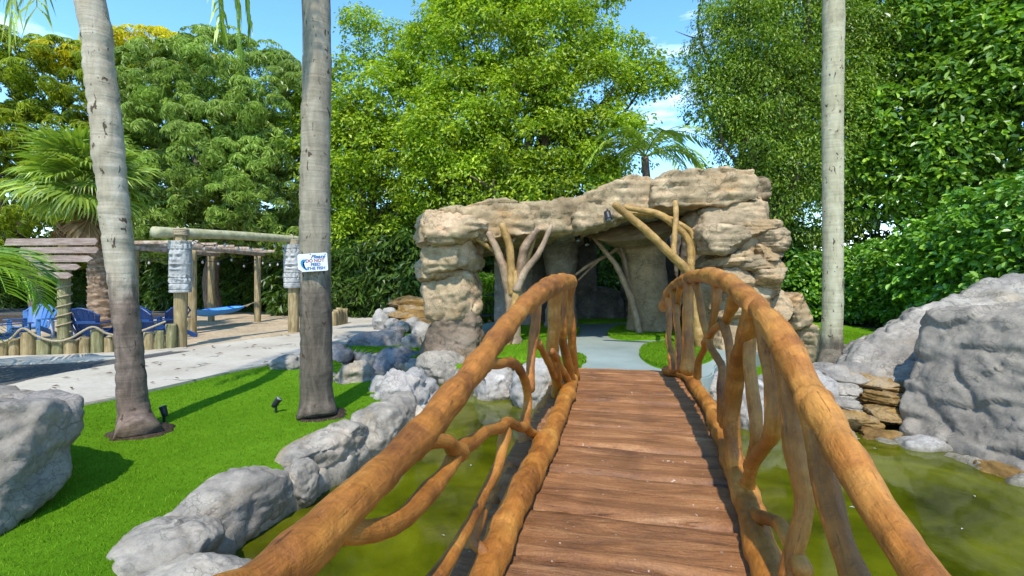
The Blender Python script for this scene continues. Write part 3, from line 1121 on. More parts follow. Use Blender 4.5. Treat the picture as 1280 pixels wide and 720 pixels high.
def badd(name, V, fs, mat, parent, smooth=True):
    V = np.asarray(V)
    c = (V.min(0) + V.max(0)) / 2
    pl = np.zeros(3)
    q = parent
    while q is not None and q is not bridge:
        pl = pl + np.array(q.location)
        q = q.parent
    return link(name, mesh_np(name, V - c, fs, mat, smooth), parent, c - pl)


# deck planks: boundaries along the bridge (near ones measured, far ones crowd together over the crest)
tb = [-2.3, -1.85, -1.4, -0.95, -0.5, -0.05, 0.4, 0.85, 1.3, 1.72, 2.14, 2.53, 2.98, 3.40, 3.80, 4.17, 4.52, 4.86, 5.18, 5.50, 5.82, 6.14, 6.46, 6.78, 7.1]
qr = np.random.default_rng(3)
for k in range(len(tb) - 1):
    a, b = tb[k], tb[k + 1]
    ns, nt_ = 64, 14
    s = np.linspace(-0.70 + qr.uniform(-.03, .03), 0.63 + qr.uniform(-.02, .02), ns)
    u = np.linspace(0, 1, nt_)
    S, U = np.meshgrid(s, u, indexing='ij')
    skew = -0.045 * (S - 0.0) if k > 3 else 0 * S
    wob0 = 0.034 * fbm(np.stack([S.ravel() * 2.2, np.full(S.size, k * 3.1), 0 * S.ravel()], 1), 3).reshape(S.shape)
    wob1 = 0.034 * fbm(np.stack([S.ravel() * 2.2, np.full(S.size, (k + 1) * 3.1), 0 * S.ravel()], 1), 3).reshape(S.shape)
    Tt = (a + wob0 + 0.012) * (1 - U) + (b + wob1 - 0.012) * U + skew
    edge = np.minimum(U, 1 - U)
    z = deck_z(Tt) - 0.034 * np.exp(-(edge / 0.04) ** 2) + qr.uniform(-.004, .004)
    z = z + 0.015 * fbm(np.stack([S.ravel() * 1.6, Tt.ravel() * 9, 0 * S.ravel() + k], 1), 4).reshape(S.shape)
    # a few open shakes running along the plank
    sh = fbm(np.stack([S.ravel() * 1.3 + 9 * k, Tt.ravel() * 15, 0 * S.ravel() + 2.2 * k], 1), 3).reshape(S.shape)
    z = z - 0.012 * np.clip((sh - 0.32) / 0.1, 0, 1)
    top = np.stack([S, Tt, z], -1).reshape(-1, 3)
    bot = top.copy()
    bot[:, 2] = deck_z(bot[:, 1]) - 0.11
    n = ns * nt_
    ii, jj = np.meshgrid(np.arange(ns - 1), np.arange(nt_ - 1), indexing='ij')
    q = np.stack([ii * nt_ + jj, (ii + 1) * nt_ + jj, (ii + 1) * nt_ + jj + 1, ii * nt_ + jj + 1], -1).reshape(-1, 4)
    ring = np.concatenate([np.arange(ns) * nt_, (ns - 1) * nt_ + np.arange(1, nt_), (np.arange(ns - 2, -1, -1)) * nt_ + nt_ - 1, np.arange(nt_ - 2, 0, -1)])
    r2 = np.roll(ring, -1)
    side = np.stack([ring, ring + n, r2 + n, r2], 1)
    badd('plank', np.vstack([top, bot]), [q, side, q[:, ::-1] + n], M['deck'], bridge)

# the rough orange kerb of the deck, and the beams under it
for sgn, s0 in ((-1, -0.675), (1, 0.625)):
    tt = np.linspace(-2.3, 7.0, 26)
    Pq = [(s0, t, float(deck_z(t)) - 0.055) for t in tt]
    V, fs = tube(Pq, 0.055, 120, 10, 0.5, 7.0)
    set_tuv(badd('deck_edge', V, fs, M['log_edge'], bridge))
for s0 in (-0.4, 0.4):
    tt = np.linspace(-2.2, 6.9, 12)
    V, fs = tube([(s0, t, float(deck_z(t)) - 0.2) for t in tt], 0.09, 50, 10, 0.2)
    set_tuv(badd('support_beam', V, fs, M['log'], bridge))
for t in (-2.3, 7.15):
    V, fs = box((0, t, float(deck_z(t)) - 0.55), (1.5, 0.35, 0.9), 0, 0.04)
    badd('abutment', V, fs, M['rock'], bridge)


def log(name, pts, rads, parent, seg=16, lump=0.30, mat='log', per=14):
    Lg = sum(np.linalg.norm(np.subtract(a, b)) for a, b in zip(pts[:-1], pts[1:]))
    qk = np.random.default_rng(int(abs(pts[0][1] * 977 + pts[-1][2] * 313)) % 100000)
    n = max(16, int(Lg * 60))
    C4 = catmull(np.column_stack([np.array(pts), rads]), max(5, int(Lg / 0.15)))
    if name == 'baluster':
        C4[1:-1, :3] += qk.normal(0, 0.006, (len(C4) - 2, 3))
        C4[1:-1, 3] *= 0.86
    C4[:, 3] *= 1 + qk.normal(0, 0.045, len(C4)) + (0.13 * (qk.random(len(C4)) < 0.15) if name != 'baluster' else 0)
    V, fs = tube(C4[:, :3], C4[:, 3], n, seg, lump * 0.75, 7.0, True, 0.12, 30)
    o = badd(name, V, fs, M[mat], parent)
    set_tuv(o)
    return o


def snap(P, rr, top, bottom):
    """Root a baluster inside the rails it grows from."""
    P = [np.array(p) for p in P]
    for k in (0, -1):
        for rail in (top, bottom):
            C = catmull(np.array(rail), 300)
            i = np.argmin(np.linalg.norm(C - P[k], axis=1))
            if np.linalg.norm(C[i] - P[k]) < 0.16:
                P[k] = C[i]
                break
    return P


# left railing
hl = [rp_(713, 352, -.50), rp_(692, 356, -.55), rp_(659, 379, -.60), rp_(627, 417, -.62), rp_(600, 453, -.62), rp_(573, 486, -.62), rp_(540, 529, -.62), rp_(497, 574, -.62), rp_(442, 626, -.62), rp_(388, 680, -.62), rp_(334, 724, -.62)]
d0 = (hl[-1] - hl[-2]) / np.linalg.norm(hl[-1] - hl[-2])
hl += [hl[-1] + d0 * 0.35 + [0, 0, 0.03], hl[-1] + d0 * 0.9 + [0, 0, 0.08], hl[-1] + d0 * 1.9 + [0, 0, .1]]
left = log('handrail', hl, [0.074, 0.072, 0.060, 0.055, 0.052, 0.050, 0.048, 0.047, 0.047, 0.048, 0.049, 0.05, 0.05, 0.05], bridge, 28, 0.30)
left['label'] = 'left handrail ending in a knob'
bl = [dp_(716, 474), dp_(708, 494), dp_(699, 518), dp_(681, 558), dp_(659, 601), dp_(638, 644), dp_(616, 698)]
dd = (bl[-1] - bl[-2]) / np.linalg.norm(bl[-1] - bl[-2])
bl += [bl[-1] + dd * 0.5, bl[-1] + dd * 1.4, bl[-1] + dd * 3.2 - [0, 0, 0.05]]
log('bottom_rail', bl, [0.055, 0.062, 0.066, 0.070, 0.070, 0.068, 0.066, 0.066, 0.066, 0.066], bridge, 18)
S = -.58
for pts, rr in [
    ([(432, 700), (470, 666), (518, 639), (551, 595), (573, 563), (600, 545), (632, 532), (655, 535), (676, 552)], [.036, .034, .033, .034, .036, .032, .030, .031, .036]),
    ([(536, 540), (552, 552), (575, 566)], [.04, .031, .034]),
    ([(632, 540), (619, 585), (605, 623), (583, 660), (556, 705), (540, 730)], [.030, .026, .026, .027, .028, .03]),
    ([(602, 640), (596, 672), (594, 722)], [.024, .026, .030]),
    ([(612, 458), (630, 453), (648, 458), (658, 478), (662, 500), (655, 534)], [.034, .030, .030, .030, .031, .034]),
    ([(671, 390), (667, 438), (662, 486)], [.046, .036, .034]),
    ([(690, 372), (691, 438), (697, 492), (701, 540)], [.075, .060, .060, .076]),
    ([(672, 428), (681, 445), (693, 470)], [.030, .028, .036]),
]:
    P = [rp_(x, y, S) for x, y in pts]
    log('baluster', snap(P, rr, hl, bl), rr, left, 14)
for pts, rr, s in [([(703, 365), (703, 420), (709, 478)], [.06, .046, .052], -.53), ([(713, 358), (714, 420), (718, 474)], [.062, .050, .056], -.50), ([(706, 480), (700, 455), (690, 440)], [.045, .04, .035], -.54)]:
    log('baluster', snap([rp_(x, y, s) for x, y in pts], rr, hl, bl), rr, left, 14)

# right railing
hr = [rp_(829, 384, .45), rp_(838, 364, .49), rp_(854, 351, .55), rp_(881, 344, .60), rp_(908, 352, .62), rp_(933, 372, .62), rp_(950, 389, .62), rp_(975, 420, .62), rp_(1001, 470, .62), rp_(1032, 523, .62), rp_(1055, 562, .62), rp_(1085, 614, .62), rp_(1120, 668, .62), rp_(1157, 722, .62)]
d0 = (hr[-1] - hr[-2]) / np.linalg.norm(hr[-1] - hr[-2])
hr += [hr[-1] + d0 * 0.35 + [0, 0, 0.03], hr[-1] + d0 * 0.9 + [0, 0, 0.07], hr[-1] + d0 * 1.9 + [0, 0, .1]]
right = log('handrail', hr, [.05, .055, .055, .053, .052, .052, .053, .054, .054, .052, .050, .048, .047, .046, .046, .046, .046], bridge, 28, 0.28)
right['label'] = 'right handrail curving down at its far end'
br = [dp_(832, 463), dp_(856, 468), dp_(870, 484), dp_(892, 516), dp_(906, 549), dp_(916, 576), dp_(927, 606), dp_(938, 639), dp_(949, 677), dp_(962, 718)]
dd = (br[-1] - br[-2]) / np.linalg.norm(br[-1] - br[-2])
br += [br[-1] + dd * 0.5, br[-1] + dd * 1.4, br[-1] + dd * 3.0 - [0, 0, .05]]
log('bottom_rail', br, [.05, .05, .055, .06, .062, .062, .062, .062, .062, .062, .062, .062, .062], bridge, 18)
for pts, rr, s in [
    ([(834, 378), (836, 422), (842, 462)], [.045, .036, .045], .46),
    ([(840, 372), (847, 417), (850, 462)], [.045, .034, .042], .49),
    ([(857, 358), (860, 400), (861, 462)], [.06, .054, .062], .54),
    ([(849, 366), (846, 400), (852, 440), (856, 464)], [.036, .03, .03, .036], .52),
    ([(868, 354), (880, 400), (889, 433), (903, 466), (904, 525)], [.04, .031, .030, .032, .042], .58),
    ([(891, 352), (893, 384), (891, 412), (884, 424)], [.038, .030, .030, .034], .59),
    ([(916, 366), (908, 398), (888, 420), (876, 440), (872, 470)], [.044, .034, .032, .030, .034], .59),
    ([(904, 404), (911, 438), (911, 490), (906, 530)], [.030, .029, .029, .036], .58),
    ([(936, 380), (930, 420), (921, 460), (916, 510), (917, 570)], [.06, .05, .052, .052, .060], .585),
    ([(934, 384), (935, 440), (941, 500), (946, 560), (938, 585)], [.045, .034, .034, .034, .036], .595),
    ([(947, 404), (961, 462), (973, 515), (968, 540), (944, 572), (930, 604)], [.05, .036, .035, .036, .035, .045], .59),
    ([(976, 440), (987, 500), (995, 560), (1002, 633), (1009, 735)], [.06, .041, .038, .037, .040], .595),
    ([(1008, 505), (1024, 575), (1042, 639), (1066, 712), (1082, 760)], [.065, .047, .044, .044, .046], .60),
    ([(938, 652), (958, 647), (976, 658), (989, 680), (1003, 712)], [.034, .030, .030, .031, .034], .575),
]:
    log('baluster', snap([rp_(x, y, s) for x, y in pts], rr, hr, br), rr, right, 14)

# ------------------------------------------------------------------ cave floor and putting surface
FLOORP = [(0.85, 6.75), (2.35, 6.45), (3.1, 7.6), (4.6, 9.3), (5.4, 12.5), (4.6, 15.3), (2.6, 16.2), (0.2, 15.8), (-0.9, 13.6), (-0.7, 11.0), (-0.25, 9.0), (0.35, 7.6)]
sheet('putting_floor', FLOORP, -0.5, FLOOR_Z, M['carpet'], 'grey green carpeted putting surface leading into the cave', 0.02, 144)


def turf_island(pts, label, z=FLOOR_Z, h=0.06):
    poly = smooth_poly([tuple(p) for p in pts], 60)
    V, fs = slab(poly, z - 0.05, z + h, 0.045)
    q = np.random.default_rng(int(abs(poly[0, 0]) * 100))
    o = add('turf_island', V, fs, M['turf'], None, True, True)
    # a fringe of blades over the island
    lo, hi = poly.min(0), poly.max(0)
    n = int(14000 * np.prod(hi - lo))
    n = min(n, 26000)
    P = q.uniform(lo, hi, (n, 2))
    P = P[in_poly(P, poly)]
    n = len(P)
    a = q.uniform(0, 6.28, n)
    hgt = q.uniform(.015, .035, n)
    b = np.column_stack([P, np.full(n, z + h - 0.004)])
    dv = np.column_stack([np.cos(a), np.sin(a), 0 * a]) * 0.005
    tip = b + np.column_stack([q.normal(0, .4, (n, 2)) * hgt[:, None], hgt])
    VB = np.stack([b + dv, b - dv, tip], 1).reshape(-1, 3)
    bo = add('blades', VB, [np.arange(3 * n).reshape(-1, 3)], M['blade'], o, False)
    bo['kind'] = 'stuff'
    return tag(o, label, 'turf', 'turf islands on the putting surface')


fl = lambda x, y: on(x, y, FLOOR_Z)[:2]
turf_island([fl(760, 417), fl(775, 409), fl(815, 406), fl(870, 409), (4.6, 12.0), (4.3, 10.6), fl(845, 424), fl(790, 426), fl(765, 423)], 'rounded bright turf island around the thick cave column')
turf_island([fl(800, 440), fl(812, 432), fl(850, 429), (3.5, 9.3), (3.1, 7.9), fl(850, 462), fl(822, 460), fl(803, 450)], 'bright turf mound beside the far end of the bridge')
turf_island([fl(606, 433), fl(640, 412), fl(700, 406), fl(722, 410), fl(722, 419), fl(700, 428), fl(690, 440), fl(650, 452)], 'turf patch around the forked tree in the cave mouth')
turf_island([fl(640, 409), fl(700, 401.5), fl(800, 400), fl(770, 404), fl(715, 405.5), fl(660, 410)], 'narrow turf strip along the dark back wall')
turf_island([fl(728, 456), fl(733, 452), fl(722, 446), fl(700, 452), fl(690, 466), fl(722, 464)], 'small turf corner left of the bridge end')

# ------------------------------------------------------------------ rock cave
cave = thing('rock_cave', 'tan moulded rock cave with flat slab roof beyond the footbridge', 'cave', (1.8, 11.0, 0.0))


def rock_px(name, x0, y0, x1, y1, d, depth, mat, parent, seed, sub=5, boxy=3.2, sink=0.0, rough=0.05, crack=0.03, strata=0.0, sfreq=5, facets=9, rotz=0.0, tilt=0.0, cfreq=2.2, grow=1.04):
    wd = (x1 - x0) / F * d * grow
    ht = (y1 - y0) / F * d * grow
    ht2 = ht * (1 + sink)
    V, fs = rock_np((wd, depth, ht2), seed, sub, boxy, facets, rough, crack, strata, sfreq, cfreq)
    if tilt:
        c, s = math.cos(tilt), math.sin(tilt)
        V = np.stack([V[:, 0] * c + V[:, 2] * s, V[:, 1], -V[:, 0] * s + V[:, 2] * c], 1)
    if rotz:
        c, s = math.cos(rotz), math.sin(rotz)
        V = np.stack([V[:, 0] * c - V[:, 1] * s, V[:, 0] * s + V[:, 1] * c, V[:, 2]], 1)
    c = at((x0 + x1) / 2, (y0 + y1) / 2, d)
    c[2] -= ht * sink / 2
    return add(name, V + c, fs, M[mat], parent, True, True)


# left pillar: stacked masses
pts = []
for x, y, d in [(520, 446, 9.9), (535, 450, 9.45), (566, 452, 9.3), (598, 450, 9.45), (612, 446, 9.9), (600, 440, 10.5), (535, 440, 10.5), (538, 402, 9.9), (548, 388, 9.6), (568, 384, 9.5), (590, 386, 9.6), (603, 400, 9.9), (590, 384, 10.3), (548, 384, 10.3)]:
    pts.append(at(x, y, d))
V, fs = hull(pts)
V, fs = remesh(V, fs, 0.03, 5)
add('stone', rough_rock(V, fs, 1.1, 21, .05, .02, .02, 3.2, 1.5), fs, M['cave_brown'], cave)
for (x0, y0, x1, y1, dp, mt, sd_, bx, st) in [
    (530, 330, 602, 402, 1.2, 'cave', 22, 2.7, 0.0), (517, 318, 575, 350, 1.0, 'cave', 23, 2.6, 0.0),
    (529, 286, 604, 346, 1.3, 'cave', 24, 3.0, 0.02), (519, 264, 612, 310, 1.8, 'cave', 25, 3.2, 0.03)]:
    rock_px('stone', x0, y0, x1, y1, 9.9, dp, mt, cave, sd_, 5, bx, 0.06, 0.055, 0.035, st, 4.5, 10)

V, fs = tube([at(566, 450, 10.0), at(566, 390, 10.0), at(564, 340, 10.0), at(566, 280, 10.0)], [.45, .40, .40, .45], 50, 30, 0, 3, False)
add('core', rough_rock(V, fs, 1.0, 27, .05, .03, .02), fs, M['cave'], cave)
V, fs = tube([at(930, 450, 9.8), at(930, 390, 9.8), at(926, 340, 9.8), at(915, 260, 9.8)], [.8, .72, .60, .62], 50, 30, 0, 3, False)
add('core', rough_rock(V, fs, 1.0, 28, .05, .03, .03), fs, M['cave'], cave)

# roof slabs: extruded outlines with their own depth, rounded and broken
def roof_slab(pts, d, depth, mat, seed, strata=0.038, sfreq=6.5, dropback=0.1, name='roof_slab'):
    pts = [at(x, y, d) for x, y in pts]
    front = [(p[0], d, p[2]) for p in pts]
    zc = np.mean([p[2] for p in pts])
    xc = np.mean([p[0] for p in pts])
    back = [(xc + (p[0] - xc) * 0.98, d + depth, p[2] - dropback) for p in pts]
    n = len(front)
    bm = bmesh.new()
    fv = [bm.verts.new(p) for p in front]
    bv = [bm.verts.new(p) for p in back]
    bm.faces.new(fv)
    bm.faces.new(bv[::-1])
    for k in range(n):
        bm.faces.new([fv[k], bv[k], bv[(k + 1) % n], fv[(k + 1) % n]])
    bmesh.ops.recalc_face_normals(bm, faces=bm.faces[:])
    bmesh.ops.triangulate(bm, faces=bm.faces[:])
    V, fs = bm_np(bm)
    V, fs = remesh(V, fs, 0.042, 5)
    V = rough_rock(V, fs, 1.1, seed, 0.075, 0.022, strata, sfreq, 1.3)
    return add(name, V, fs, M[mat], cave)


roof_slab([(522, 292), (533, 264), (585, 254), (628, 248), (662, 252), (668, 294), (600, 300), (560, 302), (530, 303)], 9.45, 4.6, 'cave', 31)
roof_slab([(632, 262), (640, 253), (690, 249), (733, 246), (766, 256), (772, 280), (700, 290), (640, 295)], 9.5, 5.4, 'cave', 32)
roof_slab([(716, 268), (738, 236), (790, 216), (816, 222), (850, 224), (850, 262), (790, 268), (760, 281), (722, 287)], 9.38, 5.6, 'cave', 33)
roof_slab([(812, 232), (836, 212), (900, 207), (943, 211), (952, 226), (948, 250), (905, 257), (862, 258), (818, 261)], 9.15, 5.6, 'cave', 34)
roof_slab([(936, 220), (958, 217), (969, 228), (967, 243), (950, 250), (936, 246)], 9.6, 2.6, 'cave_grey', 35)
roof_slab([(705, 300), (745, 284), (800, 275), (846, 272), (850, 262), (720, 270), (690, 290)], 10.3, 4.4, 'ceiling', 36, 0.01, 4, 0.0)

# right pillar: courses of broken slabs
for (x0, y0, x1, y1, d, dp, mt, sd_) in [
    (858, 246, 952, 290, 9.75, 1.5, 'cave_grey', 41), (864, 284, 930, 320, 9.35, 1.1, 'cave_grey', 42), (888, 276, 968, 298, 9.7, 1.4, 'cave_grey', 43),
    (920, 290, 977, 315, 9.65, 1.4, 'cave_grey', 44), (922, 309, 977, 330, 9.6, 1.4, 'cave', 45), (893, 324, 975, 340, 9.55, 1.5, 'cave_grey', 46),
    (872, 316, 930, 340, 9.6, 1.3, 'cave_grey', 47), (926, 336, 979, 363, 9.5, 1.5, 'cave', 48), (884, 337, 938, 362, 9.6, 1.4, 'cave_grey', 49),
    (870, 357, 962, 400, 9.7, 1.5, 'cave', 50), (948, 362, 984, 402, 9.5, 1.3, 'cave', 51), (968, 368, 1009, 412, 9.4, 1.3, 'cave', 52),
    (980, 398, 1017, 448, 9.3, 1.2, 'cave', 53), (880, 392, 985, 452, 9.5, 1.4, 'cave', 54)]:
    rock_px('stone', x0, y0 - 2, x1 - 7 if x1 > 960 else x1, y1 + 2, d, dp, mt, cave, sd_, 5, 4.6, 0.03, 0.06, 0.02, 0.022, 9, 12)

# thick column flaring into the ceiling
Pc = [at(812, 420, 11.9), at(812, 390, 11.9), at(808, 350, 11.9), at(803, 318, 11.9), at(800, 298, 11.85), at(797, 280, 11.7), at(795, 268, 11.6)]
V, fs = tube(Pc, [0.56, 0.49, 0.47, 0.52, 0.68, 1.0, 1.35], 60, 48, 0, 3, False)
V = rough_rock(V, fs, 1.0, 61, 0.035, 0.010, 0.0, 2.2, 1.3, 0.15)
add('column', V, fs, M['cave'], cave)
# second slim column and the walls of the chamber
V, fs = tube([at(702, 425, 12.6), at(702, 350, 12.6), at(700, 296, 12.6)], [0.42, 0.36, 0.5], 40, 30, 0, 3, False)
V = rough_rock(V, fs, 1.2, 63, 0.05, 0.02, 0.03)
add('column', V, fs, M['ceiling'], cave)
WP = [(0.05, 13.0, .5), (0.45, 13.9, .3), (1.15, 14.75, 0.12), (2.0, 15.15, 0), (2.85, 15.3, 0), (3.7, 15.15, -.15), (4.5, 14.6, -.5), (5.05, 13.8, -.9), (5.3, 12.9, -1.3), (5.35, 12.0, -1.5), (5.2, 11.1, -1.6)]
for k, (x, y, a) in enumerate(WP):
    zt = 2.75
    if k == 4:
        zt = 1.18
    V, fs = rock_np((1.0, 0.4, zt + 0.2), 70 + k, 5, 6.0, 4, 0.03, 0.02, 0.012, 3)
    c, s = math.cos(a), math.sin(a)
    V = np.stack([V[:, 0] * c - V[:, 1] * s, V[:, 0] * s + V[:, 1] * c, V[:, 2]], 1) + np.array([x, y, (zt + 0.2) / 2 - 0.05])
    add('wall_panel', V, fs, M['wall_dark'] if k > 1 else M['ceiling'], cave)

# ------------------------------------------------------------------ forked artificial trees inside the cave
def forked(name, label, base, branches, mat, cat='tree'):
    t = thing(name, label, cat, base)
    for k, (pts, rr, d, mm) in enumerate(branches):
        P = [at(x, y, dd_) for (x, y), dd_ in zip(pts, d if not np.isscalar(d) else [d] * len(pts))]
        Lg = sum(np.linalg.norm(a - b) for a, b in zip(P[:-1], P[1:]))
        V, fs = tube(P, [r_ * .86 for r_ in rr], max(12, int(Lg * 26)), 12, 0.28, 7.0, True, 0.12, 25)
        set_tuv(add('trunk' if k == 0 else 'branch', V, fs, M[mm or mat], t))
    return t


b0 = at(641, 444, 9.4)
forked('forked_tree', 'bare brown and golden forked trunk propping the roof left of the bridge', b0, [
    ([(642, 446), (641, 410), (640, 375), (640, 345)], [.20, .16, .15, .14], 9.4, None),
    ([(638, 370), (631, 340), (622, 315), (611, 292)], [.12, .10, .085, .07], 9.4, None),
    ([(641, 365), (639, 330), (636, 305), (628, 282)], [.11, .09, .08, .075], 9.3, 'branch_gold'),
    ([(644, 372), (651, 335), (656, 310), (670, 288)], [.13, .11, .10, .08], 9.5, None),
    ([(646, 362), (657, 338), (674, 315), (689, 283)], [.10, .075, .065, .05], 9.2, None),
    ([(632, 335), (620, 316), (606, 305), (593, 297)], [.07, .055, .05, .045], 9.5, 'branch_gold'),
    ([(655, 335), (663, 312), (668, 296)], [.06, .05, .045], 9.8, 'branch_gold'),
    ([(632, 440), (639, 400), (645, 370), (644, 340)], [.10, .085, .08, .05], 9.22, 'branch_gold'),
    ([(633, 315), (641, 300), (650, 290)], [.06, .05, .05], 9.7, None),
], 'branch_brown')
forked('forked_tree', 'bare golden leaning branches propping the roof beside the right rock pillar', at(872, 442, 8.9), [
    ([(880, 452), (872, 400), (862, 345), (834, 314), (804, 285), (769, 256)], [.14, .11, .10, .085, .08, .07], [8.9, 8.9, 8.85, 8.75, 8.65, 8.55], None),
    ([(872, 400), (864, 340), (861, 303), (845, 283), (821, 267), (782, 259)], [.09, .075, .07, .07, .075, .06], [9.1] * 6, None),
    ([(842, 322), (843, 296), (845, 275), (844, 253)], [.06, .055, .055, .055], [8.8, 8.85, 8.9, 8.95], None),
    ([(866, 330), (866, 295), (850, 280), (826, 270), (792, 267)], [.05, .05, .055, .05, .045], [9.25] * 5, None),
    ([(874, 410), (868, 360), (863, 330)], [.08, .06, .05], 8.95, None),
], 'branch_gold')
forked('forked_tree', 'thin grey dead tree leaning inside the cave left of the column', at(793, 412, 11.2), [
    ([(800, 418), (791, 378), (772, 335), (757, 315), (742, 297)], [.10, .09, .07, .06, .05], 11.2, None),
    ([(720, 343), (738, 330), (759, 319), (778, 306)], [.035, .045, .05, .05], 11.5, None),
    ([(723, 350), (735, 338), (750, 324)], [.025, .03, .035], 11.5, None),
    ([(788, 372), (783, 335), (775, 305)], [.06, .055, .05], 11.4, None),
], 'branch_brown')

# spotlight cans under the roof
def can(x, y, d, label, tilt=0.5):
    t = thing('spotlight', label, 'lamp', at(x, y, d), 'black spotlights under the cave roof')
    c = at(x, y, d)
    a = np.array([0.1, -math.sin(tilt), -math.cos(tilt)])
    V, fs = tube([c - a * 0.085, c + a * 0.085], 0.062, 6, 16, 0, 1, False)
    add('housing', V, fs, M['black'], t)
    V, fs = tube([c + a * 0.0855, c + a * 0.092], [0.05, 0.05], 4, 16, 0, 1, False)
    add('lens', V, fs, M['lens'], t)
    V, fs = tube([c - a * 0.02 + [0, 0.05, 0], c + np.array([0, 0.06, 0.14])], 0.016, 6, 8, 0, 1, False)
    add('bracket', V, fs, M['black'], t)


can(760, 270, 9.25, 'black spotlight nearest the front edge of the cave roof')
can(722, 297, 11.0, 'left black spotlight of the pair deep under the cave roof')
can(733, 302, 11.4, 'right black spotlight of the pair deep under the cave roof')

# wrought iron bench seen through the left opening
bn = thing('iron_bench', 'black lattice iron bench behind the cave opening', 'bench', tuple(np.append(on(615, 412)[:2], 0.0)))
c = np.array(bn.location)
bits = []
for k in range(7):
    a = -0.55 + k * 0.16
    for s in (1, -1):
        bits.append(tube([c + [a, 0.0, .45], c + [np.clip(a + s * 0.25, -.6, .6), 0.02, .70], c + [np.clip(a + s * 0.45, -.6, .6), .04, .88 - .1 * abs(a)]], 0.011, 8, 6, 0, 1, False))
bits.append(tube([c + [-.62, 0, .42], c + [-.62, .02, .75], c + [-.3, .04, .96], c + [0, .05, 1.02], c + [.3, .04, .96], c + [.62, .02, .75], c + [.62, 0, .42]], 0.022, 30, 8, 0, 1, False))
V, fs = join(bits)
add('backrest', V, fs, M['black'], bn)
for k in range(6):
    V, fs = box(c + [0, -.08 - k * .075, .44], (1.25, .045, .025), 0, .006)
    add('seat_slat', V, fs, M['black'], bn)
for sx_ in (-.6, .6):
    for sy_ in (-.48, -.02):
        V, fs = tube([c + [sx_, sy_, .44], c + [sx_ * 1.03, sy_, .2], c + [sx_, sy_, 0]], 0.022, 8, 8, 0, 1, False)
        add('leg', V, fs, M['black'], bn)
    V, fs = tube([c + [sx_, -.02, .62], c + [sx_, -.3, .66], c + [sx_, -.5, .62], c + [sx_, -.5, .44]], 0.02, 14, 8, 0, 1, False)
    add('armrest', V, fs, M['black'], bn)

# ------------------------------------------------------------------ pond rocks and boulders
def rock(label, x0, y0, x1, y1, d, seed, mat='rock', depth=None, name='rock', group='rocks along the pond edge', sub=5, sink=0.35, **kw):
    wd = (x1 - x0) / F * d
    o = rock_px(name, x0, y0, x1, y1, d, depth or wd * 0.8, mat, None, seed, sub, kw.pop('boxy', 2.5), sink, kw.pop('rough', 0.06), kw.pop('crack', 0.03), **kw)
    return tag(o, label, 'rock', group)


def bank_rock(label, x, y, ln, wd, z0, z1, yaw, seed, tilt=0.0, mat='rock', rough=.05, boxy=2.7, facets=8):
    V, fs = rock_np((wd, ln, z1 - z0), seed, 5, boxy, facets, rough, 0.028, 0.0, 5.0, 1.5)
    if tilt:
        c, s = math.cos(tilt), math.sin(tilt)
        V = np.stack([V[:, 0], V[:, 1] * c - V[:, 2] * s, V[:, 1] * s + V[:, 2] * c], 1)
    c, s = math.cos(yaw), math.sin(yaw)
    V = np.stack([V[:, 0] * c - V[:, 1] * s, V[:, 0] * s + V[:, 1] * c, V[:, 2]], 1) + np.array([x, y, (z0 + z1) / 2])
    return tag(add('rock', V, fs, M[mat], None, True, True), label, 'rock', 'rocks along the pond edge')


bank_rock('smooth grey rock at the bottom left of the pond', -1.97, 2.92, .58, .56, -.30, .10, 0.3, 101)
bank_rock('wide grey rock cut by the bottom picture edge beside the handrail', -1.60, 2.52, .50, .66, -.36, .12, 0.5, 102)
bank_rock('long rounded grey rock with a crease along the left pond bank', -1.97, 3.62, 1.15, .46, -.34, .145, -.28, 103, .04)
bank_rock('small grey rock wedged against the long creased rock', -1.70, 4.08, .30, .28, -.34, .06, -.3, 104)
bank_rock('broad grey rock with a ridged top beyond the long creased rock', -1.68, 4.6, 1.08, .50, -.34, .155, -.32, 105, .03)
bank_rock('grey rock half hidden by the left handrail', -1.42, 5.4, .95, .50, -.34, .15, -.25, 106)
bank_rock('grey rock on the bank below the large rugged rock', -1.32, 6.05, .75, .46, -.32, .14, -.1, 128)
bank_rock('pale rock wedged under the far right corner of the bridge', 2.72, 6.75, .7, .6, -.36, .16, .5, 131, 0, 'rock_pale')
bank_rock('pale rock between bridge end and right rock pillar', 3.25, 7.55, .9, .6, -.30, .18, .6, 132, 0, 'rock_pale')
rock('flat pale slab rock just above the left handrail', 482, 506, 548, 545, 6.0, 107, depth=.6)
rock('large rugged pale grey rock right of the centre palm', 456, 466, 546, 524, 6.75, 108, 'rock_pale', depth=.95, rough=.12, crack=.05, facets=12)
rock('small round pale rock at the right foot of the large rugged rock', 530, 478, 546, 506, 7.0, 109, 'rock_pale', sub=4)
rock('lumpy grey rock close right of the centre palm', 418, 452, 468, 498, 7.5, 110, 'rock', depth=.6, rough=.1)
rock('smaller grey rock between the lumpy rock and the rugged rock', 448, 466, 484, 496, 7.6, 111, 'rock', depth=.45, sub=4, rough=.1)
rock('low grey rock peeping out left of the centre palm', 342, 444, 388, 470, 8.6, 112, 'rock', depth=.7)
rock('grey rock hugging the right side of the centre palm', 404, 462, 424, 486, 7.9, 113, 'rock', sub=4)
rock('rounded shade-toned rock behind the centre palm', 376, 428, 440, 456, 10.6, 114, 'rock_shaded', depth=1.0)
rock('long low shade-toned rock along the far channel bank', 434, 414, 506, 442, 11.6, 115, 'rock_shaded', depth=.8, tilt=-.12)
rock('shade-toned rock with a split top in the channel', 462, 436, 530, 470, 9.9, 116, 'rock_shaded', depth=.9, facets=11)
rock('grey rock sloping into the water before the left cave pillar', 516, 440, 584, 472, 9.1, 117, 'rock', depth=.8)
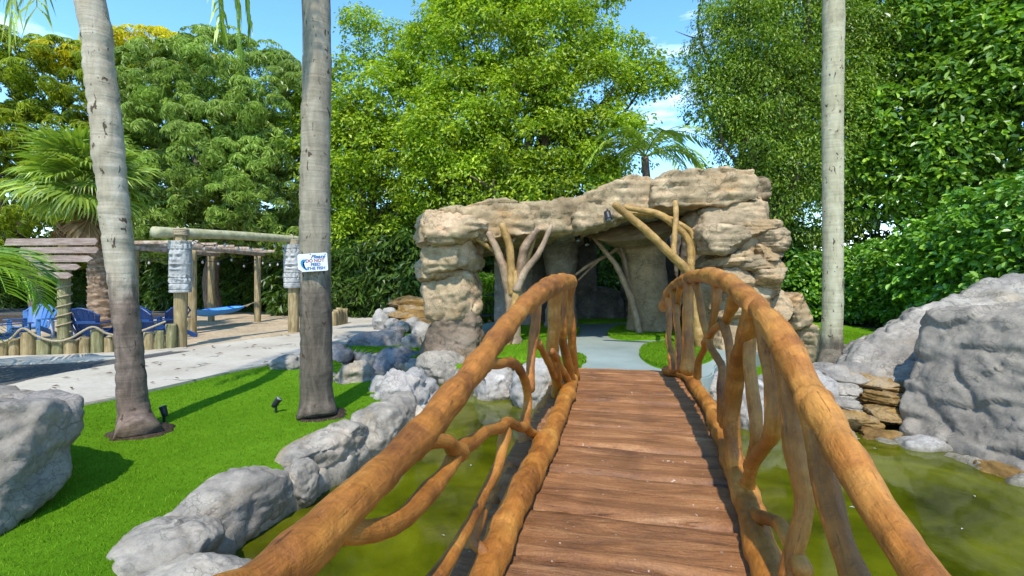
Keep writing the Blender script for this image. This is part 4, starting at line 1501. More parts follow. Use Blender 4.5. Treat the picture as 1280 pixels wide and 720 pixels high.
rock('small shade-toned rounded rock at the end of the far channel bank', 480, 408, 508, 426, 12.3, 118, 'rock_shaded', sub=4)
rock('small pale rock between channel and left cave pillar', 500, 418, 528, 438, 11.2, 119, 'rock_pale', sub=4)
rock('small pale rock against the foot of the left cave pillar', 514, 402, 538, 424, 11.8, 120, 'rock_pale', sub=4)
rock('pale grey rock behind the left railing at the far bank', 592, 458, 648, 502, 7.9, 121, 'rock_pale', depth=.8)
rock('pale grey rock tucked beside the far end of the bridge', 640, 450, 700, 506, 7.4, 122, 'rock_pale', depth=.8)
rock('flat smooth grey stone lying in the lawn', 296, 470, 360, 492, 8.2, 123, 'rock', depth=.75, sink=.6, rough=.03, crack=.01, boxy=2.2, facets=3, group='stones in the lawn')
rock('pale grey rock behind the right railing nearest the bridge end', 872, 468, 918, 526, 7.0, 124, 'rock_pale', depth=.8)
rock('pale grey rock seen between the right balusters', 908, 474, 968, 546, 6.4, 125, 'rock_pale', depth=.9)
rock('pale rock at the bank just outside the right handrail', 948, 462, 1004, 530, 6.6, 126, 'rock_pale', depth=.9)
rock('low pale rock between right handrail and stained ledge', 986, 464, 1042, 512, 6.7, 127, 'rock_pale', depth=.8)
# pale rocks of the far waterfall
g = 'pale rocks at the far waterfall'
for k, (x0, y0, x1, y1, d, lb) in enumerate([
    (466, 386, 486, 408, 14.6, 'leftmost tall pale rock of the far waterfall'), (480, 398, 500, 413, 14.0, 'low round pale rock in front of the far waterfall'),
    (492, 400, 512, 413, 13.8, 'middle round pale rock in front of the far waterfall'), (506, 396, 524, 411, 14.0, 'upright pale rock right of the far waterfall front'),
    (478, 384, 496, 400, 14.9, 'pale rock leaning on the far golden ledges'), (520, 404, 540, 418, 13.4, 'pale rock between far waterfall and left cave pillar')]):
    rock(lb, x0, y0, x1, y1, d, 140 + k, 'rock_pale', sub=4, group=g)
fw = thing('waterfall_ledge', 'golden brown layered waterfall rocks in the background left of the cave', 'rock', tuple(np.append(at(515, 405, 15.2)[:2], 0)))
for k, (x0, y0, x1, y1, d) in enumerate([(484, 372, 545, 384, 15.8), (494, 381, 548, 392, 15.4), (486, 388, 545, 402, 15.1), (500, 396, 548, 408, 14.8), (496, 370, 524, 378, 16)]):
    rock_px('stone', x0, y0, x1, y1, d, 1.2, 'ledge', fw, 150 + k, 4, 3.4, .1, .06, .03, .02, 8)

# left boulder: wide top, undercut foot
pts = [at(-150, 492, 3.9), at(-20, 486, 4.05), at(60, 488, 4.15), at(104, 497, 3.75), at(103, 520, 3.65), at(60, 500, 3.3), at(-60, 510, 3.0), at(-200, 510, 3.1),
       at(92, 585, 3.5), at(66, 620, 3.35), at(28, 655, 3.1), at(-20, 690, 2.85), at(-200, 720, 2.7), at(-400, 640, 3.5), at(-420, 500, 3.6),
       at(40, 600, 4.1), at(-250, 580, 4.6), at(-250, 490, 4.4)]
V, fs = hull(pts)
V, fs = remesh(V, fs, 0.028, 5)
V = rough_rock(V, fs, 1.1, 161, 0.05, 0.02, 0.014, 3.0, 1.3)
tag(add('boulder', V, fs, M['boulder_tan'], None, True, True), 'big tan grey boulder with an undercut side at the left picture edge', 'boulder')

# right: mound, front boulder, stained ledges, edging stones
pts = [at(1024, 474, 7.0), at(1030, 462, 7.7), at(1071, 452, 7.6), at(1098, 428, 7.5), at(1118, 405, 7.4), at(1140, 389, 7.4), at(1175, 372, 7.4), at(1228, 352, 7.4), at(1290, 341, 7.3), at(1420, 330, 7.2), at(1650, 345, 7.0),
       at(1060, 500, 6.6), at(1140, 515, 6.4), at(1300, 500, 6.2), at(1600, 520, 5.5), at(1040, 440, 9.2), at(1200, 372, 9.0), at(1500, 360, 9.0), at(1050, 460, 8.8), at(1600, 430, 9.0)]
V, fs = hull(pts)
V, fs = remesh(V, fs, 0.045, 6)
V = rough_rock(V, fs, 1.6, 162, 0.065, 0.018, 0.035, 5.5, 1.5)
tag(add('rock_mound', V, fs, M['mound'], None, True, True), 'long pale grey rock mound sloping up to the right picture edge', 'boulder')
pts = [at(1150, 402, 6.35), at(1160, 388, 6.2), at(1200, 381, 6.0), at(1250, 383, 5.6), at(1330, 385, 5.0), at(1146, 440, 6.2), at(1137, 488, 6.05), at(1122, 528, 6.0), at(1126, 545, 5.95), at(1172, 560, 5.55), at(1228, 582, 5.1), at(1290, 612, 4.6), at(1400, 660, 4.1),
       at(1500, 380, 5.0), at(1520, 560, 4.8), at(1300, 400, 6.9), at(1300, 520, 6.9), at(1200, 395, 6.9), at(1180, 540, 6.8), at(1420, 450, 4.35)]
V, fs = hull(pts)
V, fs = remesh(V, fs, 0.032, 6)
V = rough_rock(V, fs, 1.9, 163, 0.030, 0.022, 0.014, 2.0, 1.3, 0.8)
tag(add('boulder', V, fs, M['boulder'], None, True, True), 'large grey creased boulder rising from the water at the right edge', 'boulder')
lg = thing('stained_ledge', 'stepped ledge of golden stained flat stones left of the right boulder', 'rock', tuple(np.append(at(1085, 540, 6.2)[:2], -0.3)))
pts = [at(1024, 474, 7.2), at(1075, 466, 7.5), at(1135, 470, 7.1), at(1150, 500, 6.6), at(1140, 552, 6.05), at(1085, 562, 5.9), at(1040, 556, 6.0), at(1018, 520, 6.4), at(1030, 600, 6.2), at(1140, 600, 6.2), at(1030, 520, 7.6), at(1150, 520, 7.6)]
V, fs = hull(pts)
V, fs = remesh(V, fs, 0.022, 4)
V = rough_rock(V, fs, 1.0, 169, 0.055, 0.02, 0.05, 11.0, 1.6)
add('stepped_base', V, fs, M['ledge'], lg)
for k, (x0, y0, x1, y1, d, mt, dp) in enumerate([
    (1008, 458, 1080, 484, 6.95, 'mound', .9), (1022, 478, 1072, 496, 6.6, 'mound', .6), (1064, 470, 1134, 488, 6.8, 'ledge', .7), (1014, 494, 1066, 514, 6.35, 'mound', .5), (1072, 488, 1142, 506, 6.5, 'ledge', .6),
    (1040, 514, 1096, 534, 6.1, 'ledge', .4), (1080, 508, 1138, 526, 6.25, 'ledge', .5), (1024, 534, 1076, 556, 5.95, 'mound', .4), (1070, 538, 1130, 558, 5.85, 'ledge', .4)]):
    rock_px('stone', x0, y0, x1, y1, d, dp, mt, lg, 170 + k, 5, 4.2, .1, .06, .02, .02, 14, 10, 0.0, 0.07)
g = 'edging stones at the foot of the right boulder'
for k, (x0, y0, x1, y1, d, lb, mt) in enumerate([
    (1116, 547, 1188, 574, 5.5, 'flat pale edging stone at the left foot of the right boulder', 'rock_pale'), (1184, 570, 1212, 588, 5.1, 'small round edging stone beside the flat pale one', 'rock'),
    (1206, 574, 1236, 596, 4.95, 'grey edging stone in the middle of the boulder foot', 'rock'), (1228, 580, 1268, 604, 4.75, 'brown stained edging stone towards the right picture edge', 'ledge'),
    (1258, 592, 1310, 624, 4.5, 'low grey edging stone cut by the right picture edge', 'rock'), (1092, 548, 1122, 566, 5.7, 'small edging stone below the stained ledge', 'rock')]):
    rock(lb, x0, y0, x1, y1, d, 185 + k, mt, sub=4, group=g, boxy=2.8, depth=.42)

# ------------------------------------------------------------------ palms
def frond(Lf, n=46, droop=0.5, leaf=0.5, wl=0.035, seed=1, curl=0.5, up=0.35, hang=0.75):
    """Pinnate frond along +x from the origin: rachis and leaflets -> list of (V, faces) for rachis and leaflets."""
    q = np.random.default_rng(seed)
    t = np.linspace(0, 1, 14)
    X = Lf * (np.sin(t * 1.25) / math.sin(1.25)) * (1 - 0.18 * t * t)
    Z = Lf * (up * t - (up + droop) * t ** 2.1)
    P = np.stack([X, 0 * X, Z], 1)
    rach = tube(P, np.linspace(0.028, 0.006, 14), 24, 6, 0, 1, False)
    c = catmull(P, n)
    T = unit(np.gradient(c, axis=0))
    Vs, Fq, k = [], [], 0
    for i in range(4, n):
        u = i / n
        ll = leaf * (0.45 + 0.9 * math.sin(math.pi * min(1, u * 0.8 + 0.15))) * q.uniform(.85, 1.1)
        for s in (1, -1):
            side = np.array([0, s, 0.0])
            d0 = unit(side * 0.85 + T[i] * 0.55 + np.array([0, 0, 0.15]) + q.normal(0, .06, 3))
            d1 = unit(d0 + np.array([0, 0, -hang]) * q.uniform(.7, 1.2))
            d2 = unit(d1 + np.array([0, 0, -hang * 0.8]))
            a = c[i]
            b = a + d0 * ll * 0.35
            e = b + d1 * ll * 0.35
            f = e + d2 * ll * 0.3
            wv = unit(np.cross(d0, np.array([0, 0, 1.0])) + 1e-3) * wl * 0.5
            Vs += [a - wv * .5, a + wv * .5, b - wv, b + wv, e - wv * .8, e + wv * .8, f]
            Fq.append([k, k + 1, k + 3, k + 2])
            Fq.append([k + 2, k + 3, k + 5, k + 4])
            Fq.append([k + 4, k + 5, k + 6, k + 6])
            k += 7
    Fq = np.array(Fq)
    tri = Fq[Fq[:, 2] == Fq[:, 3]][:, :3]
    quad = Fq[Fq[:, 2] != Fq[:, 3]]
    return rach, (np.array(Vs), [quad, tri])


_fr = {}


def frond_mesh(key, mat, **kw):
    if key not in _fr:
        V, fs = join([frond(**kw)[1], frond(**kw)[0]])
        _fr[key] = mesh_np('frond', V, fs, mat, False)
    return _fr[key]


def place_frond(me, parent, wpos, az, pitch, roll=0.0, scale=1.0):
    o = bpy.data.objects.new('frond', me)
    o.parent = parent
    o.location = Vector([float(a) for a in (np.asarray(wpos) - gpos(parent))])
    o.rotation_mode = 'XYZ'
    o.rotation_euler = (Matrix.Rotation(az, 3, 'Z') @ Matrix.Rotation(-pitch, 3, 'Y') @ Matrix.Rotation(roll, 3, 'X')).to_euler()
    o.scale = (scale,) * 3
    col.objects.link(o)
    return o


def palm_trunk(pts, rads, mat, parent, ring=0.0035, seed=0, rings=26):
    V, fs = tube(pts, rads, 260, 36, 0.0, 3, False)
    z = V[:, 2]
    C = catmull(np.array(pts), 260)
    ci = np.clip(np.searchsorted(C[:, 2], z), 0, 259)
    D = unit((V - C[ci]) * np.array([1, 1, 0.0]))
    warp = z * 7.5 + 0.35 * fbm(V * 2.5 + seed, 2)
    fr = warp - np.floor(warp)
    disp = -ring * 2.2 * np.exp(-((fr - 0.5) / 0.10) ** 2) + ring * 3.2 * fbm(V * np.array([3, 3, 5]) + seed, 4) + 0.012 * fbm(V * np.array([4.5, 4.5, .9]) + seed, 3) * np.clip(1.4 - z, 0, 1)
    return add('trunk', V + D * disp[:, None], fs, mat, parent)


ltop = at(112, 0, 4.75)
pl = thing('palm_tree', 'leaning pale palm trunk with dark foot on the left lawn', 'palm', tuple(np.append(on(172, 541)[:2], 0)))
crown_l = np.array([-4.75, 4.2, 10.5])
palm_trunk([on(173, 548), at(168, 520, 4.97), at(164, 470, 4.97), at(158, 400, 4.95), at(148, 310, 4.92), at(137, 200, 4.85), at(125, 90, 4.8), ltop, [-4.3, 4.5, 6.4], crown_l],
           [.20, .148, .126, .115, .122, .130, .127, .122, .12, .10], M['palm_l'], pl, .005, 3)
pc = thing('palm_tree', 'straight grey palm trunk carrying the fish sign', 'palm', tuple(np.append(on(397, 520)[:2], 0)))
crown_c = np.array([-2.3, 5.45, 15.5])
palm_trunk([on(397, 523), at(396, 500, 5.55), at(395, 460, 5.55), at(395, 400, 5.55), at(394, 300, 5.55), at(394, 200, 5.55), at(396, 90, 5.55), at(395, 0, 5.55), [-2.2, 5.55, 8.0], crown_c],
           [.215, .178, .168, .164, .160, .154, .152, .148, .14, .11], M['palm_c'], pc, .004, 9)
pr = thing('palm_tree', 'slim pale palm trunk standing on the right lawn', 'palm', tuple(np.append(on(1040, 462)[:2], 0)))
crown_r = np.array([5.35, 8.6, 15.0])
palm_trunk([on(1040, 466), at(1040, 445, 8.6), at(1040, 420, 8.6), at(1041, 380, 8.6), at(1041, 250, 8.6), at(1041, 120, 8.6), at(1042, 0, 8.6), [5.38, 8.6, 9.0], crown_r],
           [.24, .190, .165, .158, .158, .164, .166, .16, .13], M['palm_r'], pr, .003, 15)

for par, r_ in ((pl, .27), (pc, .27), (pr, .30)):
    b = gpos(par)
    a = np.linspace(0, 2 * math.pi, 48, endpoint=False)
    rr = r_ * (1 + .28 * fbm(np.stack([np.cos(a) * 1.6 + b[0], np.sin(a) * 1.6, 0 * a + 3], 1), 3))
    V, fs = slab([(b[0] + .06 + r1 * math.cos(t), b[1] - .02 + r1 * math.sin(t)) for r1, t in zip(rr, a)], -.02, .030, .012)
    add('mulch_collar', V, fs, M['soil'], par)
fm = [frond_mesh('f%d' % k, L['palm'], Lf=2.9, droop=0.75, leaf=0.55, wl=0.045, seed=k, hang=.9) for k in range(3)]
q = np.random.default_rng(17)
for par, top in ((pl, crown_l), (pc, crown_c), (pr, crown_r)):
    for k in range(6 if par is pl else 11):
        az = (-1.1 + k * .55 if par is pl else k * 2.399) + q.uniform(-.2, .2)
        place_frond(fm[k % 3], par, top, az, q.uniform(-0.25, 0.75), q.uniform(-.3, .3), q.uniform(1.05, 1.25))


def hang_frond(par, root, tip, seed, n=44, leaf=.5):
    """Old frond hanging steeply from the crown."""
    qq = np.random.default_rng(seed)
    root, tip = np.array(root), np.array(tip)
    mid = (root + tip) / 2 + np.array([(tip - root)[0] * .35, (tip - root)[1] * .35, .65])
    P = catmull([root, mid, tip], n)
    T = unit(np.gradient(P, axis=0))
    parts = [tube([root, mid, tip], [.03, .018, .005], 24, 6, 0, 1, False)]
    Vs, quad, tri, k = [], [], [], 0
    hz = unit(np.cross(T[n // 2], [0, 0, 1.0]))
    for i in range(5, n):
        u = i / n
        ll = leaf * (.5 + .8 * math.sin(math.pi * min(1, .2 + .75 * u))) * qq.uniform(.8, 1.1)
        for s in (1, -1):
            d0 = unit(hz * s * .8 + T[i] * .7 + qq.normal(0, .08, 3))
            d1 = unit(d0 + np.array([0, 0, -1.1]) * qq.uniform(.7, 1.2))
            a = P[i]
            b = a + d0 * ll * .45
            e = b + d1 * ll * .55
            wv = unit(np.cross(d0, [0.3, -1.0, .2])) * .012
            Vs += [a - wv * .4, a + wv * .4, b - wv, b + wv, e]
            quad.append([k, k + 1, k + 3, k + 2])
            tri.append([k + 2, k + 3, k + 4])
            k += 5
    parts.append((np.array(Vs), [np.array(quad), np.array(tri)]))
    V, fs = join(parts)
    return add('frond', V, fs, L['palm'], par, False)


hang_frond(pl, crown_l, at(15, 22, 4.6), 3, 90, .62)
hang_frond(pl, crown_l, at(46, 8, 4.9), 4, 90, .62)
hang_frond(pl, crown_l, at(300, 58, 5.1), 5, 120, .5)
hang_frond(pl, crown_l, at(276, 34, 4.7), 6, 120, .5)
hang_frond(pl, crown_l, at(312, 22, 5.3), 8, 120, .5)

# sign on the centre palm
sg = thing('fish_sign', 'small white sign nailed to the centre palm reading please do not feed the fish', 'sign', tuple(at(391, 328, 5.33)))
so = np.array(sg.location)
tl = R(-3.5)


def sgn_pt(u, v, y=0.0):
    return so + np.array([u * math.cos(tl) - v * -math.sin(tl) * 1.0, y, -u * math.sin(tl) * -1.0 * -1 + v])


def sgn_V(V2, y0):
    """local sign coordinates (u right, v up) -> world, tilted a little"""
    u, v = V2[:, 0], V2[:, 1]
    c, s = math.cos(-tl), math.sin(-tl)
    return np.stack([so[0] + u * c - v * s, so[1] + y0 + (V2[:, 2] if V2.shape[1] > 2 else 0), so[2] + u * s + v * c], 1)


W2, H2 = 0.155, 0.093
outl = [(-W2 + .014, H2), (-W2 + .05, H2 + .0), (W2 - .012, H2 + .002), (W2, H2 - .012), (W2, -H2 + .010), (W2 - .010, -H2), (-W2 * .72, -H2), (-W2 * .86, -H2 + .02), (-W2, -H2 + .03), (-W2, H2 - .014)]
n = len(outl)
V2 = np.array([(u, v, -.004) for u, v in outl] + [(u, v, .004) for u, v in outl])
bm = bmesh.new()
vv = [bm.verts.new(p) for p in sgn_V(V2, 0)]
bm.faces.new(vv[:n])
bm.faces.new(vv[n:][::-1])
for k in range(n):
    bm.faces.new([vv[k], vv[(k + 1) % n], vv[n + (k + 1) % n], vv[n + k]])
bmesh.ops.recalc_face_normals(bm, faces=bm.faces[:])
V, fs = bm_np(bm)
add('plate', V, fs, M['signwhite'], sg, False)


def text(s, u, v, size, mat, shear=0.0, bold=0.0, width=1.0):
    cu = bpy.data.curves.new('t', 'FONT')
    cu.body = s
    cu.size = size
    cu.shear = shear
    cu.offset = bold
    cu.extrude = 0.0006
    cu.align_x = 'CENTER'
    cu.align_y = 'CENTER'
    o = bpy.data.objects.new('t', cu)
    col.objects.link(o)
    dg = bpy.context.evaluated_depsgraph_get()
    dg.update()
    me = bpy.data.meshes.new_from_object(o.evaluated_get(dg))
    co = np.empty(len(me.vertices) * 3, dtype=np.float32)
    me.vertices.foreach_get('co', co)
    co = co.reshape(-1, 3).astype(float)
    W = sgn_V(np.column_stack([co[:, 0] * width + u, co[:, 1] + v, -co[:, 2]]), -.0052)
    by = {}
    for p in me.polygons:
        by.setdefault(len(p.vertices), []).append(list(p.vertices))
    bpy.data.objects.remove(o)
    return add('lettering', W, [np.array(x) for x in by.values()], mat, sg, False)


text('Please', .055, .057, .052, M['ink_blue'], 0.45, .0012, 1.15)
text('DO NOT', .025, .016, .046, M['ink_brown'], 0, .0014, 1.05)
text('FEED', .03, -.024, .042, M['ink_blue'], 0, .0014, 1.1)
text('THE FISH', .035, -.064, .042, M['ink_blue'], 0, .0014, 1.12)
# leaping fish emblem
ou = [(-.075, .035), (-.10, .036), (-.122, .022), (-.128, -.005), (-.118, -.035), (-.10, -.058), (-.075, -.068), (-.066, -.082), (-.058, -.066), (-.046, -.060), (-.072, -.058), (-.095, -.044), (-.105, -.018), (-.102, .002), (-.086, .014), (-.080, .004), (-.074, .02), (-.062, .032)]
V2 = np.array([(u, v, -.0052) for u, v in ou] + [(u, v, -.0042) for u, v in ou])
bm = bmesh.new()
n = len(ou)
vv = [bm.verts.new(p) for p in sgn_V(V2, 0)]
bm.faces.new(vv[:n])
bm.faces.new(vv[n:][::-1])
for k in range(n):
    bm.faces.new([vv[k], vv[(k + 1) % n], vv[n + (k + 1) % n], vv[n + k]])
bmesh.ops.triangulate(bm, faces=bm.faces[:])
bmesh.ops.recalc_face_normals(bm, faces=bm.faces[:])
V, fs = bm_np(bm)
add('fish_emblem', V, fs, M['ink_cyan'], sg, False)
for u, v in ((-.02, H2 - .008), (W2 - .02, H2 - .015)):
    p = sgn_V(np.array([[u, v, 0]]), 0)[0]
    V, fs = tube([p + [0, -.007, 0], p + [0, .03, 0]], .006, 4, 8, 0, 1, False)
    add('nail', V, fs, M['black'], sg)

# garden spotlights in the lawn
def garden_spot(x, y, label, aim):
    b = on(x, y)
    t = thing('garden_spotlight', label, 'lamp', tuple(b), 'garden spotlights aimed at the palms')
    a = unit(np.array(aim, float))
    h = b + [0, 0, .12]
    V, fs = tube([b + [0, 0, -.05], b + [0, 0, .10]], .014, 5, 10, 0, 1, False)
    add('stake', V, fs, M['black'], t)
    V, fs = tube([h - a * .055, h - a * .03, h + a * .025, h + a * .055], [.02, .03, .033, .038], 10, 16, 0, 1, False)
    add('housing', V, fs, M['black'], t)
    V, fs = tube([h + a * .0555, h + a * .06], .032, 4, 16, 0, 1, False)
    add('lens', V, fs, M['lens'], t)
    V, fs = tube([b + [0, 0, .09], b + [.02, 0, .10], h + [.015, 0, 0]], .012, 8, 8, 0, 1, False)
    add('bracket', V, fs, M['black'], t)


garden_spot(205, 529, 'black garden spotlight at the right foot of the leaning left palm', (-.35, .1, .9))
garden_spot(345, 517, 'black garden spotlight on the lawn left of the centre palm', (.55, .1, .75))

# dry leaves on the path and the deck
q = np.random.default_rng(23)
pp = smooth_poly(PATH, 240)
Vs, Tq = [], []
k = 0
while k < 46:
    p = np.array([q.uniform(-8, -1.5), q.uniform(5.5, 13)])
    if not in_poly(p[None], pp)[0]:
        continue
    a = q.uniform(0, 6.28)
    l = q.uniform(.06, .17)
    d = np.array([math.cos(a), math.sin(a), 0])
    s = np.array([-d[1], d[0], 0])
    c = np.array([p[0], p[1], .058])
    Vs += [c - d * l / 2, c + s * l * .16 + [0, 0, .02], c + d * l / 2 + [0, 0, .01], c - s * l * .16 + [0, 0, .015]]
    Tq.append([4 * k, 4 * k + 1, 4 * k + 2, 4 * k + 3])
    k += 1
o = link('fallen_leaves', mesh_np('fallen_leaves', np.array(Vs), [np.array(Tq)], M['litter'], False))
tag(o, 'scattered dry brown leaves on the concrete path', 'leaves', kind='stuff')

Vs, Tq, k = [], [], 0
while k < 60:
    p = np.array([q.uniform(-2, 5), q.uniform(1.2, 9)])
    if not in_poly(p[None], POND)[0] or dist_poly(p[None], POND)[0] < .15:
        continue
    a, l = q.uniform(0, 6.28), q.uniform(.02, .06)
    d = np.array([math.cos(a), math.sin(a), 0])
    s = np.array([-d[1], d[0], 0])
    c = np.array([p[0], p[1], WATER_Z + .004])
    Vs += [c - d * l / 2, c + s * l * .2 + [0, 0, .004], c + d * l / 2, c - s * l * .2 + [0, 0, .003]]
    Tq.append([4 * k, 4 * k + 1, 4 * k + 2, 4 * k + 3])
    k += 1
o = link('floating_leaves', mesh_np('floating_leaves', np.array(Vs), [np.array(Tq)], M['bulb'], False))
tag(o, 'small pale leaves floating on the green pond', 'leaves', kind='stuff')

# ------------------------------------------------------------------ seating corner on the left
# palisade of round logs with a rope
base = [(-40, 449), (0, 447), (60, 445), (110, 443.5), (150, 441.5), (190, 439), (214, 437)]
pal = thing('log_palisade', 'low palisade of upright round logs with a sagging rope', 'fence', tuple(np.append(on(110, 443.5)[:2], 0)))
bw = np.array([on(x, y)[:2] for x, y in base])
cw = catmull(np.column_stack([bw, 0 * bw[:, 0]]), 200)[:, :2]
cl = np.concatenate([[0], np.cumsum(np.linalg.norm(np.diff(cw, axis=0), axis=1))])
q = np.random.default_rng(29)
s_ = 0.0
tops = []
k = 0
while s_ < cl[-1]:
    r = q.uniform(.085, .125)
    s_ += r
    if s_ > cl[-1]:
        break
    p = np.array([np.interp(s_, cl, cw[:, 0]), np.interp(s_, cl, cw[:, 1])])
    xpx = CX + p[0] / p[1] * F
    hh = 0.31 + q.uniform(-.03, .05) + 0.16 * math.exp(-((xpx - 36) / 9) ** 2) + .16 * math.exp(-((xpx - 122) / 10) ** 2) + .20 * max(0, (xpx - 180) / 32)
    P = [np.array([p[0], p[1], -.05]), np.array([p[0] + q.uniform(-.008, .008), p[1], hh * .5]), np.array([p[0] + q.uniform(-.015, .015), p[1], hh])]
    V, fs = tube(P, [r, r * .98, r * .96], 14, 16, .06, 6, False)
    add('post', V, fs, M['post_green'] if q.random() < .6 else M['post'], pal)
    tops.append((xpx, p[0], p[1], hh, r))
    s_ += r * 1.02
T_ = np.array(tops)
rope = []
for xp, zz in [(-30, .42), (0, .30), (20, .34), (37, .55), (55, .40), (75, .30), (95, .34), (122, .55), (140, .42), (158, .36), (175, .40), (195, .50), (212, .60)]:
    y = np.interp(xp, T_[:, 0], T_[:, 2])
    x = np.interp(xp, T_[:, 0], T_[:, 1])
    rope.append((x, y - .14, zz))
V, fs = tube(rope, .022, 160, 8, .2, 30, True)
add('rope', V, fs, M['rope'], pal)
# short log group at the far end of the path
pal2 = thing('log_palisade', 'small cluster of short logs beside the path behind the centre palm', 'fence', tuple(np.append(on(424, 408)[:2], 0)))
for k in range(5):
    p = on(417 + k * 3.4, 409 - k * .7)
    hh = .48 + .05 * ((k * 7) % 3)
    V, fs = tube([p - [0, 0, .05], p + [0, 0, hh]], .10, 8, 14, .06, 6, False)
    add('post', V, fs, M['post'], pal2)

# signpost with arrow boards
sp = thing('signpost', 'wooden signpost with five stacked arrow boards and rope coiled post', 'sign', tuple(np.append(at(80, 440, 11.0)[:2], 0)))
p0 = np.array(sp.location)
V, fs = tube([p0, p0 + [0, 0, 1.2], p0 + [.02, 0, 2.28]], .115, 30, 18, .05, 3, False)
add('post', V, fs, M['post_green'], sp)
hel = []
for k in range(100):
    u = k / 99
    a = u * 2 * math.pi * 6.5
    hel.append(p0 + [math.cos(a) * .128, math.sin(a) * .128, .35 + u * 1.3])
V, fs = tube(hel, .017, 260, 6, .2, 30, False)
add('rope', V, fs, M['rope'], sp)
for k, (x0, x1, y0, y1, two) in enumerate([(13, 128, 299, 307.5, 0), (31, 129, 309.5, 317, 0), (34, 122, 319.5, 327.5, 1), (45, 107, 329.5, 337, 1), (52, 97, 339.5, 347, 1)]):
    d = 10.85 - .0 * k
    A, B = at(x0, (y0 + y1) / 2, d), at(x1, (y0 + y1) / 2 - 1 + k * .6, d)
    hh = (y1 - y0) / F * d
    ln = B[0] - A[0]
    tp = hh * .75
    o2 = [(0, -hh / 2), (ln - tp, -hh / 2), (ln, 0), (ln - tp, hh / 2), (0, hh / 2), (tp * .6 * two, 0)] if two else [(0, -hh / 2), (ln - tp * .4, -hh / 2), (ln, 0), (ln - tp * .4, hh / 2), (tp * .5, hh / 2)]
    bm = bmesh.new()
    n = len(o2)
    dz = (B[2] - A[2]) / ln
    va = [bm.verts.new((A[0] + u, d - .14, A[2] + v + dz * u)) for u, v in o2]
    vb = [bm.verts.new((A[0] + u, d - .105, A[2] + v + dz * u)) for u, v in o2]
    bm.faces.new(va)
    bm.faces.new(vb[::-1])
    for m in range(n):
        bm.faces.new([va[m], va[(m + 1) % n], vb[(m + 1) % n], vb[m]])
    bmesh.ops.recalc_face_normals(bm, faces=bm.faces[:])
    V, fs = bm_np(bm)
    add('arrow_board', V, fs, M['board'], sp, False)

# tiki gate: two carved posts and a round log across
gate = thing('tiki_gate', 'log gate with grey carved stone panels on two round posts', 'gate', tuple(np.append(at(227, 437, 11.0)[:2], 0)))


def carved(xpx, d, ztop, zbot, ph, wd=.21):
    c = at(xpx, 348, d)
    nz, na = 110, 60
    z = np.linspace(zbot, ztop, nz)
    a = np.linspace(0, 2 * math.pi, na, endpoint=False)
    Z, A = np.meshgrid(z, a, indexing='ij')
    u = (Z - zbot) / (ztop - zbot)
    fr = np.cos(A + math.pi / 2)            # +1 at the camera side (-y)
    sx = np.sin(A + math.pi / 2)
    rr = np.full(Z.shape, wd)
    side = np.sin(A) * 0 + (-np.sin(A))     # -y side
    X = np.cos(A)
    front = np.clip(-np.sin(A), 0, 1)
    def blob(u0, x0, su, sx_, h):
        return h * np.exp(-((u - u0) / su) ** 2 - ((X - x0) / sx_) ** 2) * front
    for s in (-1, 1):
        rr = rr + blob(.74, .38 * s, .035, .2, .035) - blob(.70, .36 * s, .03, .15, .05) + blob(.12, .4 * s, .05, .22, .03)
    rr = rr + blob(.62, 0, .07, .16, .05) - blob(.50, 0, .025, .55, .05) + blob(.45, 0, .02, .5, .035) + blob(.55, 0, .015, .5, .03)
    rr = rr - .018 * (np.abs(((u * 9 + ph) % 1) - .5) < .07) * ((u > .82) | (u < .38))
    rr = rr + .014 * np.sign(np.sin(A * 14 + 9 * u)) * ((u > .84) | ((u < .34) & (u > .22)))
    rr = rr + .012 * fbm(np.stack([X.ravel() * 5, Z.ravel() * 6, np.sin(A).ravel() * 5 + ph], 1), 3).reshape(Z.shape)
    V = np.stack([c[0] + rr * np.cos(A), c[1] + rr * np.sin(A), Z], -1).reshape(-1, 3)
    ii, jj = np.meshgrid(np.arange(nz - 1), np.arange(na), indexing='ij')
    j2 = (jj + 1) % na
    f = np.stack([ii * na + jj, ii * na + j2, (ii + 1) * na + j2, (ii + 1) * na + jj], -1).reshape(-1, 4)
    n0 = len(V)
    V = np.vstack([V, [c[0], c[1], zbot], [c[0], c[1], ztop]])
    jj = np.arange(na)
    t = np.vstack([np.stack([np.full(na, n0), (jj + 1) % na, jj], 1), np.stack([np.full(na, n0 + 1), (nz - 1) * na + jj, (nz - 1) * na + (jj + 1) % na], 1)])
    return V, [f, t]


for xpx, d, ph in ((225.5, 11.0, 0.0), (367, 14.1, .4)):
    c = at(xpx, 348, d)
    V, fs = tube([[c[0], c[1], -.1], [c[0], c[1], 1.2], [c[0], c[1], 2.5]], .125 if d < 12 else .14, 30, 18, .05, 3, False)
    add('post', V, fs, M['post'], gate)
    V, fs = carved(xpx + (0 if d < 12 else -1), d, 2.30 if d < 12 else 2.42, 1.20 if d < 12 else 1.24, ph, .21 if d < 12 else .235)
    add('carved_panel', V, fs, M['tiki'], gate)
    lash = []
    for k in range(4):
        a = np.linspace(0, 2 * math.pi, 20)
        lash.append(tube([[c[0] + .15 * math.cos(t), c[1] + .15 * math.sin(t), 2.44 + k * .035] for t in a], .02, 40, 6, 0, 1, False))
    V, fs = join(lash)
    add('rope_lashing', V, fs, M['rope'], gate)
A, B = at(192, 290, 10.55), at(372, 299.5, 14.3)
V, fs = tube([A, (A + B) / 2 + [0, 0, .02], B], [.115, .105, .10], 40, 18, .05, 3, False)
add('beam', V, fs, M['bamboo'], gate)
